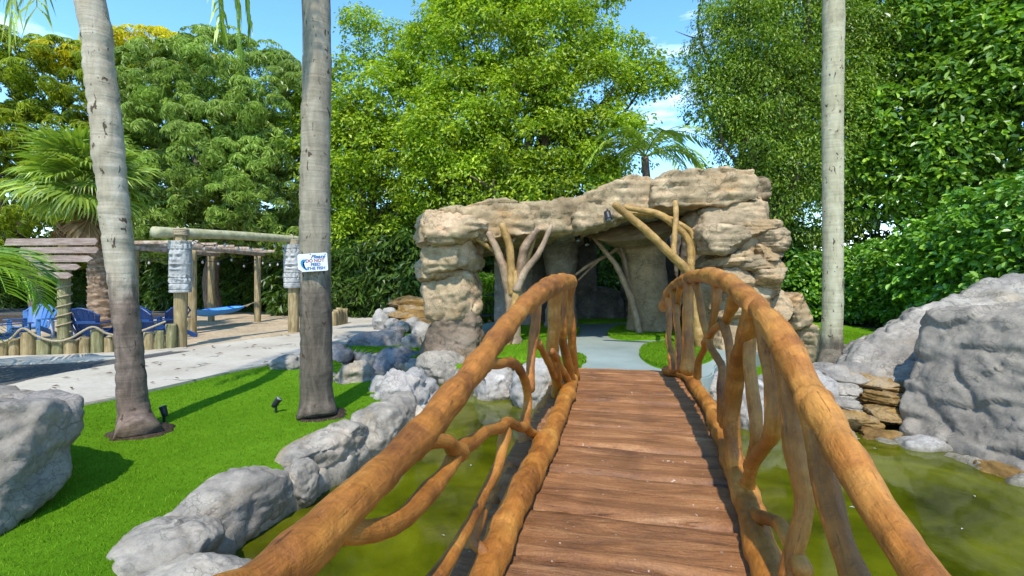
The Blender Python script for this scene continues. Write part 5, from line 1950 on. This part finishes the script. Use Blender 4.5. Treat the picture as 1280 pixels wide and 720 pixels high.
for t in (.13, .17, .94):
    p = A * (1 - t) + B * t
    V, fs = join([tube([p + [math.cos(a) * .125 * .6, -math.cos(a) * .1 * .6, math.sin(a) * .125] for a in np.linspace(0, 6.2832, 20)], .022, 30, 6, 0, 1, False)])
    add('rope_lashing', V, fs, M['rope'], gate)

# pergola behind
pg_ = thing('pergola', 'reddish timber pergola frame with short rafter ends behind the gate', 'pergola', tuple(np.append(on(322, 403)[:2], 0)))
A0, A1 = on(240.5, 418)[:2], on(322, 403)[:2]
off = np.array([-1.7, .2])
for p in (A0, A1, A0 + off, A1 + off):
    V, fs = tube([[p[0], p[1], -.1], [p[0], p[1], 1.1], [p[0], p[1], 2.26]], .105, 24, 16, .05, 3, False)
    add('post', V, fs, M['post'], pg_)
for o_ in (np.zeros(2), off):
    d_ = (A1 - A0) / np.linalg.norm(A1 - A0)
    p, q_ = A0 + o_ - d_ * .8, A1 + o_ + d_ * .5
    V, fs = beam([p[0], p[1], 2.33], [q_[0], q_[1], 2.33], .07, .12)
    add('beam', V, fs, M['pergola'], pg_)
nraf = 6
for k in range(nraf):
    u = -.12 + 1.22 * k / (nraf - 1)
    p = A0 * (1 - u) + A1 * u
    e = p + off
    dirn = (e - p) / np.linalg.norm(e - p)
    a, b = p - dirn * .45, e + dirn * .4
    V, fs = beam([a[0], a[1], 2.44], [b[0], b[1], 2.44], .05, .09)
    add('rafter', V, fs, M['pergola'], pg_)

# festoon lights along the gate beam and pergola
def festoon(pts, nb, label, sag=.12):
    t = thing('string_lights', label, 'string lights', tuple(pts[0]), 'string lights in the seating corner')
    full = []
    for a, b in zip(pts[:-1], pts[1:]):
        a, b = np.array(a), np.array(b)
        for u in np.linspace(0, 1, 7)[:-1]:
            full.append(a * (1 - u) + b * u - np.array([0, 0, sag * 4 * u * (1 - u)]))
    full.append(np.array(pts[-1]))
    V, fs = tube(full, .008, 12 * len(full), 5, 0, 1, False)
    add('cable', V, fs, M['black'], t)
    C = catmull(full, nb)
    me1 = me2 = None
    for p in C:
        if me1 is None:
            Vb, fb = tube([[0, 0, -.04], [0, 0, -.075], [0, 0, -.11], [0, 0, -.125]], [.012, .03, .026, .008], 10, 8, 0, 1, False)
            me2 = mesh_np('bulb', Vb, fb, M['bulb'])
            Vb, fb = tube([[0, 0, 0], [0, 0, -.045]], .014, 4, 8, 0, 1, False)
            me1 = mesh_np('socket', Vb, fb, M['black'])
        s = link('socket', me1, t, tuple(p - np.array(pts[0])))
        link('bulb', me2, s)


festoon([A + [.5, .5, -.12], A * .6 + B * .4 + [0, 0, -.12], A * .2 + B * .8 + [0, 0, -.12], B + [-.1, -.1, -.14]], 10, 'string of clear bulbs hanging from the gate log')
pA, pB = np.array([*A0, 2.2]), np.array([*A1, 2.2])
festoon([pA + [-2.6, -.4, 0], pA, (pA + pB) / 2, pB, B + [-.2, .3, -.35]], 14, 'string of clear bulbs hanging from the pergola', .22)

# hammock
hm = thing('hammock', 'blue cloth hammock slung from the pergola post', 'hammock', tuple(np.append(on(285, 404)[:2], 0)))
E0, E1 = at(236, 392, 13.9) + [-.2, .1, .05], at(322, 376, 17.4)
u = np.linspace(0, 1, 40)
Cn = catmull([E0, at(258, 395, 14.9), at(285, 391, 16.0), at(303, 384, 16.8), E1], 40)
wdt = .42 * np.clip(np.sin(np.pi * np.clip((u + .02) / .86, 0, 1)), 0, 1) ** .6
sd_ = unit(np.cross(Cn[-1] - Cn[0], [0, 0, 1.0]))
vv_ = np.linspace(-1, 1, 13)
V = np.array([Cn[k] + sd_ * wdt[k] * b + np.array([0, 0, .18 * b * b * wdt[k] / .42]) + np.array([0, 0, .012 * math.sin(9 * b)]) for k in range(34) for b in vv_])
V = np.vstack([V, V - [0, 0, .012]])
ii, jj = np.meshgrid(np.arange(33), np.arange(12), indexing='ij')
f = np.stack([ii * 13 + jj, ii * 13 + jj + 1, (ii + 1) * 13 + jj + 1, (ii + 1) * 13 + jj], -1).reshape(-1, 4)
add('cloth', V, [f, f[:, ::-1] + 34 * 13], M['hammock'], hm)
V, fs = join([tube([Cn[32] + sd_ * b * .12, Cn[36], E1], .009, 12, 5, 0, 1, False) for b in (-1, -.3, .3, 1)])
add('cord', V, fs, M['rope'], hm)

# adirondack chairs
def chair(label, x, y_d, rot, mat='blue', sc_=0.92):
    P = at(x, 348, y_d)
    t = thing('adirondack_chair', label, 'chair', (P[0], P[1], 0.02), 'adirondack chairs behind the palisade', rot)

    def ca(name, V, fs, m=mat):
        V = np.asarray(V) * sc_
        cc = (V.min(0) + V.max(0)) / 2
        return link(name, mesh_np(name, V - cc, fs, M[m], False), t, tuple(cc))
    # chair faces +y (its back towards -y)
    lean = .42
    for k in range(7):
        a = (k - 3) / 3.0
        top = .92 - .17 * a * a
        x0, x1 = a * .22, a * .35
        p, q_ = np.array([x0, -.12, .26]), np.array([x1, -.12 - lean * (top - .26), top])
        V, fs = beam(p, q_, .098, .022, .006)
        # beam() lays width across x, height along its normal
        ca('back_slat', V, fs)
    V, fs = tube([[a * .355, -.10 - lean * (.90 - .17 * a * a - .26) - .02, .90 - .17 * a * a] for a in np.linspace(-1.05, 1.05, 9)], .02, 24, 6, 0, 1, False)
    ca('top_rail', V, fs)
    V, fs = beam([-.29, -.28, .56], [.29, -.28, .56], .03, .07)
    ca('back_brace', V, fs)
    for k in range(5):
        V, fs = beam([-.27, -.08 + k * .115, .285 + k * .02], [.27, -.08 + k * .115, .285 + k * .02], .095, .022)
        ca('seat_slat', V, fs)
    for s in (-1, 1):
        V, fs = beam([s * .33, -.30, .54], [s * .35, .46, .56], .13, .024)
        ca('armrest', V, fs)
        V, fs = beam([s * .30, .40, 0], [s * .30, .40, .55], .10, .03)
        ca('leg', V, fs)
        V, fs = beam([s * .29, -.62, .03], [s * .29, .42, .36], .03, .12)
        ca('side_rail', V, fs)


chair('dark blue adirondack chair cut by the left picture edge', 4, 11.0, R(-35))
chair('lighter blue adirondack chair facing right beside the signpost', 42, 12.4, R(196), 'blue_light')
chair('dark blue adirondack chair seen from behind right of the signpost', 113, 11.4, R(8))
chair('dark blue adirondack chair seen from behind next to the leaning palm', 190, 11.9, R(-18))
chair('blue adirondack chair half hidden behind its neighbour by the palm', 176, 12.6, R(12))
chair('blue adirondack chair in side view next to the carved gate post', 212, 12.8, R(75))
# low fire table between the chairs
ft = thing('side_table', 'pale slatted side table among the blue chairs', 'table', tuple(np.append(at(92, 348, 12.9)[:2], 0)))
c = np.array(ft.location)
for k in range(6):
    V, fs = box(c + [-.3 + k * .12, 0, .46], (.11, .7, .025), 0, .005)
    add('top_slat', V, fs, M['white_chair'], ft)
for sx_ in (-.28, .28):
    for sy_ in (-.28, .28):
        V, fs = box(c + [sx_, sy_, .223], (.06, .06, .446), 0, .005)
        add('leg', V, fs, M['white_chair'], ft)

# ------------------------------------------------------------------ trees, hedges, undergrowth
def leaf_mesh(P, N, A, Ln, wr=0.45, fold=0.18, hexa=False, droop=0.0):
    """One small folded blade per leaf. P base points, N normals, A long axes, Ln lengths."""
    N = unit(N)
    A = unit(A - N * (A * N).sum(1, keepdims=True))
    B = np.cross(N, A)
    Lc = Ln[:, None]
    wv = Lc * wr * 0.5
    n = len(P)
    if hexa:
        v = [P, P + A * Lc * .35 + B * wv * .92 + N * Lc * wr * fold, P + A * Lc * .75 + B * wv * .85 + N * Lc * (wr * fold - droop * .4), P + A * Lc - N * Lc * droop,
             P + A * Lc * .75 - B * wv * .85 + N * Lc * (wr * fold - droop * .4), P + A * Lc * .35 - B * wv * .92 + N * Lc * wr * fold]
        V = np.stack(v, 1).reshape(-1, 3)
        b = np.arange(n)[:, None] * 6
        f = np.vstack([b + [0, 1, 2, 3], b + [0, 3, 4, 5]])
        return V, [f]
    v = [P, P + A * Lc * .48 + B * wv + N * Lc * wr * fold, P + A * Lc - N * Lc * droop, P + A * Lc * .48 - B * wv + N * Lc * wr * fold]
    V = np.stack(v, 1).reshape(-1, 3)
    b = np.arange(n)[:, None] * 4
    f = np.vstack([b + [0, 1, 2], b + [0, 2, 3]])
    return V, [f]


def clump_centres(lobes, n, q, shell=0.55, cull=0.75):
    """Clump centres on and in a union of ellipsoids; few on the side turned away."""
    wts = np.array([l[1][0] * l[1][2] + l[1][1] * l[1][2] for l in lobes])
    cnt = q.multinomial(n, wts / wts.sum())
    C, O = [], []
    for (c, r), m in zip(lobes, cnt):
        d = unit(q.normal(size=(m * 3, 3)))
        keep = (d[:, 1] < 0.35) | (q.random(len(d)) > cull)
        d = d[keep][:m]
        rad = shell + (1 - shell) * q.random(len(d)) ** 0.6
        rad *= 1 + 0.16 * fbm(d * 2.3 + np.array(c), 3)
        C.append(np.array(c) + d * np.array(r) * rad[:, None])
        O.append(unit(d / np.array(r)))
    return np.vstack(C), np.vstack(O)


def crown_generic(lobes, nclump, per, rc, leaf, q, wr=.45, shell=.55, flat=.62, droop=.12, hexa=False, upb=.55, fold=.18, hang=0.25, cull=.75):
    C, O = clump_centres(lobes, nclump, q, shell, cull)
    m = len(C)
    rcs = rc * q.uniform(.6, 1.3, m)
    idx = np.repeat(np.arange(m), per)
    d = unit(q.normal(size=(m * per, 3)) + np.array([0, 0, .55]) + O[idx] * .45)
    rad = (.35 + .65 * q.random(len(d)) ** .7)
    P = C[idx] + d * rcs[idx][:, None] * np.array([1, 1, flat]) * rad[:, None]
    N = d * .55 + np.array([0, 0, upb]) + q.normal(size=d.shape) * .42
    A = d * np.array([1, 1, .2]) + q.normal(size=d.shape) * .5 + np.array([0, 0, -hang])
    Ln = leaf * q.uniform(.65, 1.25, len(d))
    return leaf_mesh(P, N, A, Ln, wr, fold, hexa, droop), C


def crown_whorl(lobes, nwhorl, per, leaf, q, wr=.24, shell=.8, clump=None, cull=.8):
    """Mango-like: rosettes of long drooping leaves at shoot tips over rounded billows."""
    C, O = clump_centres(lobes, clump, q, shell, cull)
    k = max(1, nwhorl // len(C))
    idx = np.repeat(np.arange(len(C)), k)
    rc = (.38 * q.uniform(.6, 1.6, len(C)))[idx]
    d = unit(q.normal(size=(len(idx), 3)) + O[idx] * .8 + np.array([0, 0, .45]))
    W = C[idx] + d * rc[:, None] * np.array([1, 1, .8])
    ax = unit(d + O[idx] * .4 + np.array([0, 0, .35]))
    n = len(W)
    r1 = unit(np.cross(ax, q.normal(size=(n, 3))))
    r2 = np.cross(ax, r1)
    Ps, Ns, As, Ls = [], [], [], []
    for j in range(per):
        a = 2 * math.pi * j / per + q.uniform(-.3, .3, n)
        rad = r1 * np.cos(a)[:, None] + r2 * np.sin(a)[:, None]
        A = unit(rad * 1.0 + ax * q.uniform(-.25, .5, n)[:, None] + np.array([0, 0, -.45]))
        Ps.append(W + rad * .02)
        Ns.append(ax + rad * .35 + q.normal(size=(n, 3)) * .12)
        As.append(A)
        Ls.append(leaf * q.uniform(.75, 1.2, n))
    return leaf_mesh(np.vstack(Ps), np.vstack(Ns), np.vstack(As), np.concatenate(Ls), wr, .15, False, .22), C


def limbs(base, C, q, r0, nl=9, h1=.35, gnarl=.12):
    """Trunk and limbs reaching into the crown."""
    base = np.array(base, float)
    top = C.mean(0)
    fork = base + (top - base) * np.array([.45, .45, h1]) + q.normal(size=3) * [.2, .2, 0]
    parts = [tube([base - [0, 0, .2], base * .5 + fork * .5 + q.normal(size=3) * [.12, .12, 0], fork, fork + (top - fork) * .35], [r0 * 1.25, r0, r0 * .85, r0 * .6], 26, 10, .15, 2, False)]
    sel = C[q.choice(len(C), min(nl, len(C)), replace=False)]
    for c in sel:
        v = c - fork
        a = fork + v * .35 + np.array([0, 0, .08 * np.linalg.norm(v)]) + q.normal(size=3) * gnarl * np.linalg.norm(v) * .5
        b = fork + v * .7 + q.normal(size=3) * gnarl * np.linalg.norm(v) * .4
        parts.append(tube([fork, a, b, c], [r0 * .55, r0 * .36, r0 * .22, r0 * .07], 18, 7, .15, 2, False))
        for _ in range(2):
            e = b + q.normal(size=3) * min(np.linalg.norm(v) * .10, .4)
            parts.append(tube([b, (b + e) / 2 + q.normal(size=3) * .08, e], [r0 * .16, r0 * .1, r0 * .03], 8, 5, 0, 2, False))
    return join(parts)


def tree(name, label, base, lobes, leafmat, seed, style, group='trees around the garden', r0=.22, nl=10, h1=.4, trunkmat='bark', cat='tree', **kw):
    q = np.random.default_rng(seed)
    t = thing(name, label, cat, tuple(base), group)
    (V, fs), C = (crown_whorl if style == 'whorl' else crown_generic)(lobes, q=q, **kw)
    cr = add('crown', V, fs, L[leafmat], t, False)
    cr['kind'] = 'stuff'
    if r0:
        V, fs = limbs(base, C, q, r0, nl, h1)
        add('trunk', V, fs, M[trunkmat], t)
    return t


def lob(x, y, d, rx, ry, rz):
    """ellipsoid lobe: measured centre, radii in metres"""
    return (tuple(at(x, y, d)), (rx, ry, rz))


def gb(x, d):
    return (float((x - CX) / F * d), float(d), 0.0)


# --- left: two mango-like trees and a flowering one
tree('mango_tree', 'yellowish green broad tree behind the fan palm at the far left', gb(50, 23), [lob(-60, 150, 23, 3.6, 3.0, 3.6), lob(60, 135, 22.5, 3.3, 2.6, 3.0), lob(10, 230, 22, 3.5, 2.5, 3.2), lob(110, 210, 23, 2.6, 2.4, 3.4), lob(100, 110, 23.5, 2.2, 2, 1.8), lob(-150, 200, 23, 3.5, 3, 4), lob(20, 90, 23, 2.6, 2, 1.4), lob(-40, 100, 23, 2.4, 2, 1.5), lob(140, 120, 23, 1.8, 2, 1.8), lob(60, 280, 22.5, 3.5, 2, 1.8)],
     'mango2', 301, 'whorl', nwhorl=14000, per=8, leaf=.24, clump=760, r0=.3)
tree('mango_tree', 'dense glossy green tree with drooping leaf rosettes behind the gate', gb(270, 21), [lob(215, 125, 21, 2.4, 2.4, 2.0), lob(290, 110, 21, 2.7, 2.4, 2.0), lob(340, 150, 20.6, 1.9, 2, 2.4), lob(250, 200, 20.2, 3.0, 2.4, 2.3), lob(190, 210, 20.8, 1.7, 2, 3.0), lob(330, 225, 20.6, 1.9, 2, 1.8), lob(290, 265, 20.4, 2.6, 2.0, 1.4), lob(235, 290, 20.6, 2.6, 1.8, 1.0), lob(345, 285, 20.8, 1.6, 1.6, 1.2)],
     'mango', 302, 'whorl', nwhorl=15000, per=8, leaf=.23, clump=800, r0=.3)
tree('flowering_tree', 'tree top with yellow blossom rising behind the leaning palm', gb(195, 25), [lob(150, 66, 24, 1.3, 1.5, .9), lob(195, 66, 24, 1.6, 1.6, .9), lob(232, 70, 24, 1.0, 1.5, .7), lob(180, 100, 25.3, 2.5, 1.6, 1.6), lob(80, 74, 22.6, .7, 1, .4)],
     'yellow', 303, 'whorl', nwhorl=1500, per=8, leaf=.30, clump=150, r0=.3)
# --- centre: large light green trees
tree('broad_tree', 'light green layered tree directly right of the centre palm', gb(455, 21), [lob(440, 130, 21, 2.3, 2, 1.7), lob(500, 145, 20.5, 2.4, 2, 1.7), lob(450, 195, 20.4, 2.3, 2, 1.7), lob(520, 205, 20, 2.4, 2, 1.6), lob(430, 245, 21, 1.9, 1.8, 1.6), lob(480, 60, 21.5, 1.5, 1.2, .9), lob(455, 35, 21.5, .8, .8, .6), lob(500, 262, 20.6, 2.4, 1.6, 1.3), lob(410, 165, 21.4, 1.5, 1.5, 2.6), lob(440, 295, 21.2, 2.0, 1.4, 1.3), lob(505, 310, 20.8, 1.9, 1.4, 1.2)],
     'bright', 311, 'generic', nclump=800, per=76, rc=.62, leaf=.172, wr=.5, r0=.26, nl=16)
tree('broad_tree', 'tallest light green spreading tree towering behind the cave', gb(660, 19.5), [lob(600, 60, 20, 2.7, 2.2, 2.0), lob(680, 55, 20, 2.6, 2.2, 1.9), lob(640, -15, 20.5, 3.4, 2.2, 1.6), lob(720, 5, 20.5, 1.7, 1.4, 1.0), lob(620, 130, 19.3, 2.8, 2, 1.6), lob(710, 120, 19.3, 2.5, 2, 1.5), lob(570, 180, 19, 2.2, 2, 1.6), lob(660, 190, 18.8, 2.8, 2, 1.6), lob(745, 180, 19, 1.9, 1.8, 1.4), lob(600, 240, 18.8, 2.6, 1.8, 1.4), lob(700, 235, 18.6, 2.6, 1.6, 1.2), lob(540, 90, 20.5, 1.5, 1.6, 1.8), lob(800, 100, 20, 1.25, 1.2, .6), lob(832, 68, 20, .75, .8, .35), lob(770, 68, 20, 1.2, 1.0, .7), lob(835, 110, 20, .45, .6, .5)],
     'bright', 312, 'generic', nclump=1350, per=80, rc=.60, leaf=.165, wr=.5, r0=.34, nl=34, h1=.3)
# --- right of the cave
tree('weeping_tree', 'fine leaved dark green tree with weeping twigs right of the sky gap', gb(960, 18), [lob(925, 60, 18, 1.6, 1.6, 1.7), lob(980, 40, 18, 2.0, 1.8, 1.8), lob(905, 120, 18, 1.15, 1.4, 1.5), lob(960, 130, 18, 2.0, 1.8, 1.8), lob(1010, 150, 18, 1.6, 1.6, 2.4), lob(940, 185, 18, 1.2, 1.4, 1.2), lob(985, 215, 18, 1.6, 1.5, 1.3), lob(890, 90, 18, .55, .7, .9), lob(1050, 80, 18.5, 1.8, 1.6, 2.4), lob(950, 250, 18.4, 1.5, 1.4, 1.5), lob(1010, 270, 18.6, 1.6, 1.4, 1.5), lob(1060, 200, 18.8, 1.6, 1.4, 1.8), lob(930, 0, 18.5, 1.6, 1.4, 1.5), lob(1010, 0, 18.5, 1.8, 1.4, 1.5)],
     'fine', 321, 'generic', nclump=1900, per=60, rc=.52, leaf=.13, wr=.42, flat=1.0, hang=1.0, r0=.24, nl=22)
tree('broad_leaf_tree', 'dark broad leaved tree overhanging the hedge at the right', gb(1125, 18.5), [lob(1110, 60, 18.5, 2.0, 1.6, 1.9), lob(1190, 30, 18, 2.3, 1.8, 2.0), lob(1260, 60, 17, 2.2, 1.8, 2.1), lob(1140, 130, 18, 2.2, 1.6, 1.6), lob(1220, 120, 17.0, 2.2, 1.6, 1.7), lob(1300, 150, 16, 2.1, 1.6, 2.0), lob(1085, 170, 18, 1.4, 1.2, 1.3), lob(1180, 190, 17.2, 1.6, 1.4, 1.2), lob(1350, 40, 16, 2.1, 1.9, 3.0), lob(1100, -10, 19, 2, 1.6, 1.6), lob(1250, -20, 18, 2.4, 1.6, 1.6), lob(1120, 230, 18, 1.8, 1.4, 1.4), lob(1190, 240, 17.4, 1.8, 1.4, 1.4)],
     'big', 322, 'generic', nclump=1050, per=38, rc=.72, leaf=.25, wr=.5, hexa=True, r0=.2, nl=18, h1=.55, hang=.4)

# hedge on the right: a row of clusia shrubs
hed = [(985, 18.6, 2.5, 1.3), (1045, 18.0, 2.5, 1.3), (1105, 16.6, 2.6, 1.25), (1150, 15.0, 2.8, 1.25), (1195, 13.6, 3.2, 1.3), (1240, 12.3, 3.5, 1.3), (1285, 11.2, 3.6, 1.3), (1340, 10.0, 3.4, 1.3), (1420, 9.0, 3.2, 1.3)]
hl_ = ['glossy hedge shrub nearest the right rock pillar', 'glossy hedge shrub behind the slim right palm', 'glossy hedge shrub above the left end of the rock mound', 'glossy hedge shrub over the slope of the rock mound',
       'taller glossy hedge shrub behind the rock mound', 'bright tall hedge shrub above the right boulder', 'tallest bright hedge shrub cut by the right picture edge', 'hedge shrub just outside the right picture edge', 'hedge shrub farther outside the right picture edge']
for k, (x, d, h, r) in enumerate(hed):
    b = gb(x, d)
    n = int(230 * (h / 2.5))
    t = tree('hedge_shrub', hl_[k], b, [((b[0], b[1], h * .72), (r, r * .9, h * .30)), ((b[0] - .1, b[1] - .1, h * .40), (r * 1.05, r, h * .36)), ((b[0], b[1] - .2, h * .15), (r, r * .85, h * .18))],
             'hedge', 330 + k, 'generic', 'clusia hedge along the right side', .07, 8, .3, 'bark', 'hedge', nclump=n, per=30, rc=.34, leaf=.165 if k > 3 else .15, wr=.62, hexa=True, shell=.8, droop=.05, cull=.6)
    if 4 <= k <= 6:
        # the outermost leaves can be told apart one by one
        q = np.random.default_rng(900 + k)
        lm_ = None
        for m_ in range(60):
            dd = unit(np.array([q.normal() * .8 - .35, -abs(q.normal()) - .3, q.normal() * .7]))
            up_ = q.random()
            pos = np.array([b[0] + dd[0] * r * 1.12, b[1] + dd[1] * r * 1.08, h * (.30 + .72 * up_)])
            pos[:2] = np.array(b[:2]) + (pos[:2] - np.array(b[:2])) * (1.0 if up_ < .7 else .82)
            if lm_ is None:
                V, fs = leaf_mesh(np.zeros((1, 3)), np.array([[0, 0, 1.0]]), np.array([[1.0, 0, 0]]), np.array([.2]), .62, .14, True, .06)
                lm_ = mesh_np('leaf', V, fs, L['hedge'], False)
            o = link('leaf', lm_, t, tuple(pos - np.array(b)))
            o.rotation_euler = (q.uniform(-.7, .7), q.uniform(-.4, .7), math.atan2(dd[1], dd[0]) + q.uniform(-1, 1))

# undergrowth behind the drive and the cave
ug = [(395, 21.5, 3.3), (455, 20.6, 3.2), (512, 20.2, 3.4), (330, 24.0, 3.4), (245, 24.5, 3.2), (-60, 27.5, 4.0), (30, 27, 3.6), (120, 26.5, 4.2), (205, 26, 4.4), (285, 26, 4.0), (360, 25.5, 4.8), (430, 25.5, 4.6), (495, 25, 4.8), (565, 24.5, 5.4), (640, 23, 5.4), (715, 22, 5.2), (790, 21.5, 4.8), (865, 21, 4.8), (935, 20.5, 4.6)]
ul = ['leafy shrub in front of the trunk just right of the centre palm', 'leafy shrub midway between centre palm and cave', 'leafy shrub touching the left cave pillar', 'leafy shrub at the far pergola post', 'leafy shrub behind the near pergola post', 'dark shrub at the far left edge behind the chairs', 'dark shrub behind the arrow signpost', 'dark shrub behind the fan palm trunk', 'dark shrub between leaning palm and carved gate post', 'dark shrub seen through the pergola', 'dark shrub behind the centre palm', 'dark shrub right of the centre palm', 'dark shrub above the far waterfall',
      'dark shrub left behind the cave pillar', 'dark shrub seen through the cave opening', 'dark shrub hidden behind the cave roof centre', 'dark shrub behind the coconut palm', 'dark shrub behind the right part of the cave', 'dark shrub right behind the rock pillar']
for k, (x, d, h) in enumerate(ug):
    b = gb(x, d)
    tree('understory_shrub', ul[k], b, [((b[0], b[1], h * .65), (1.9, 1.3, h * .38)), ((b[0] + .2, b[1] - .4, h * .28), (2.0, 1.3, h * .32))],
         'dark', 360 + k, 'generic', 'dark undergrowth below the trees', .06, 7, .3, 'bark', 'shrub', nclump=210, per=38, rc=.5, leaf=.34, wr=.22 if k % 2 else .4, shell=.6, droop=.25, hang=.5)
# low bright tuft seen through the cave's left opening
b = gb(612, 15.8)
tree('fern_clump', 'light green fern clump behind the iron bench', b, [((b[0], b[1], .8), (.9, .6, .7))], 'palm_yellow', 391, 'generic', 'low plants', 0, nclump=40, per=26, rc=.4, leaf=.4, wr=.12, droop=.3, cat='fern')

# backdrop of the wood beyond, all round the back
q = np.random.default_rng(77)
lobes = []
for x, d, hh in [(-1500, 26, 9), (-1100, 26, 9), (-800, 27, 9), (-500, 28, 10), (-250, 30, 11), (-50, 31, 11), (150, 32, 10), (350, 31, 11), (520, 29, 11), (700, 28, 9), (860, 27, 6.5), (960, 25, 12), (1040, 24, 14), (1150, 23, 14), (1300, 20, 13), (1500, 17, 8), (1800, 15, 8), (2300, 12, 8)]:
    c = gb(x, d)
    lobes.append(((c[0], c[1], hh * .45), (4.2, 2.0, hh * .55)))
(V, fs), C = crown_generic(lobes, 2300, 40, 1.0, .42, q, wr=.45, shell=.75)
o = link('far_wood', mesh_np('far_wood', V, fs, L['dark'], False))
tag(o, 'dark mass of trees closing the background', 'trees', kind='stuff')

# --- fan palm on the left and loose fronds
def fan_leaf(rad, nseg=34, spread=2.5, droop=.55, seed=0, pet=.9):
    q = np.random.default_rng(seed)
    parts = [tube([[0, 0, 0], [pet * .5, 0, .05], [pet, 0, 0]], [.022, .016, .014], 8, 5, 0, 1, False)]
    Vs, quad, tri, k = [], [], [], 0
    for i in range(nseg):
        a = (i / (nseg - 1) - .5) * spread * 1.0
        ll = rad * (.75 + .25 * math.cos(a)) * q.uniform(.92, 1.05)
        d = np.array([math.cos(a), math.sin(a), .10 + .18 * abs(math.sin(a)) + q.normal() * .03])
        s = np.array([-math.sin(a), math.cos(a), (.35 if i % 2 else -.35)])
        w1 = .72 * spread * ll * .55 / nseg
        p0 = np.array([pet, 0, 0.0])
        p1 = p0 + d * ll * .55 - [0, 0, droop * .10 * ll]
        d2 = unit(d + np.array([0, 0, -droop * q.uniform(.8, 1.5)]))
        p2 = p1 + d2 * ll * .28
        d3 = unit(d2 + np.array([0, 0, -droop * q.uniform(1.0, 2.2)]))
        p3 = p2 + d3 * ll * .26
        Vs += [p0 - s * .004, p0 + s * .004, p1 - s * w1, p1 + s * w1, p2 - s * w1 * .55, p2 + s * w1 * .55, p3]
        quad += [[k, k + 1, k + 3, k + 2], [k + 2, k + 3, k + 5, k + 4]]
        tri.append([k + 4, k + 5, k + 6])
        k += 7
    parts.append((np.array(Vs), [np.array(quad), np.array(tri)]))
    return join(parts)


fp = thing('fan_palm', 'fan palm with drooping leaves and rough booted trunk behind the signpost', 'palm', gb(128, 13.6))
fb = np.array(fp.location)
ftop = at(104, 232, 13.4)
V, fs = tube([fb, at(128, 350, 13.6), at(125, 290, 13.5), ftop], [.30, .27, .25, .2], 120, 24, .0, 3, False)
zz = V[:, 2] * 4.2
ang = np.arctan2(V[:, 1] - fb[1], V[:, 0] - fb[0]) * 5 / (2 * math.pi)
sc_t = ((zz + np.where(np.floor(ang * 1.0) % 2 == 0, .5, 0)) % 1)
V = V + unit((V - np.array([fb[0], fb[1], 0])) * [1, 1, 0]) * (.07 * sc_t + .05 * fbm(V * 6, 3))[:, None]
add('trunk', V, fs, M['boots'], fp)
fan_m = [mesh_np('fan_leaf', *fan_leaf(1.35, 38, 3.4, .50, k, .8), L['palm'], False) for k in range(3)]
fan_d = [mesh_np('fan_leaf', *fan_leaf(1.0, 26, 2.2, 1.3, 9 + k), L['dead'], False) for k in range(2)]
q = np.random.default_rng(41)
for k in range(38):
    el = 1.3 - 2.0 * (k / 37)
    o = place_frond(fan_m[k % 3], fp, ftop, k * 2.399, el, q.uniform(-.4, .4), q.uniform(.70, .92))
    o.name = 'fan_leaf'
for k in range(14):
    o = place_frond(fan_d[k % 2], fp, ftop - [0, 0, .25], k * 2.399 + .5, -.85 - .5 * q.random(), q.uniform(-.3, .3), q.uniform(.8, 1.0))
    o.name = 'dead_leaf'
    o['label'] = 'dry brown hanging leaf'

# yellowish frond pushing in at the left edge
sh = thing('palm_shrub', 'yellow green palm fronds pushing in at the left picture edge', 'palm', (-8.4, 7.3, 0))
fy = [frond_mesh('y%d' % k, L['palm_yellow'], Lf=1.5, droop=0.45, leaf=0.55, wl=0.03, seed=60 + k, hang=.35, up=.3, n=40) for k in range(2)]
V, fs = tube([[-8.4, 7.3, 0], [-8.4, 7.3, .8], [-8.38, 7.3, 1.5]], [.09, .07, .06], 14, 10, .1, 4, False)
add('trunk', V, fs, M['post_green'], sh)
for k, (az, pi_) in enumerate([(-.15, .35), (-.55, .1), (.35, .2), (-1.2, .4), (1.2, .5), (2.4, .4), (3.6, .5), (4.4, .3), (-.2, -.1)]):
    place_frond(fy[k % 2], sh, [-8.38, 7.3, 1.52], az, pi_, 0, 1.0)

# coconut palm behind the cave
ck = thing('coconut_palm', 'coconut palm with arching fronds rising behind the cave roof', 'palm', gb(806, 18.0))
cb = np.array(ck.location)
ctop = at(806, 196, 17.6)
V, fs = tube([cb, (cb + ctop) / 2 + [.2, 0, 0], ctop], [.2, .15, .13], 40, 14, .08, 3, False)
add('trunk', V, fs, M['bark'], ck)
fc_ = [frond_mesh('c%d' % k, L['palm'], Lf=2.3, droop=0.7, leaf=0.62, wl=0.05, seed=80 + k, hang=.8, n=44) for k in range(2)]
q = np.random.default_rng(43)
for k, (az, pi_, s_k) in enumerate([(.05, .35, 1.0), (-.4, .15, .95), (.25, .85, 1.0), (3.3, .5, .9), (2.8, .2, .9), (-1.3, .6, .9), (1.5, .8, .9), (3.8, .9, .8), (-.9, -.1, .9), (2.2, 1.1, .8), (-2.2, .2, .85)]):
    place_frond(fc_[k % 2], ck, ctop, az, pi_, q.uniform(-.3, .3), s_k)
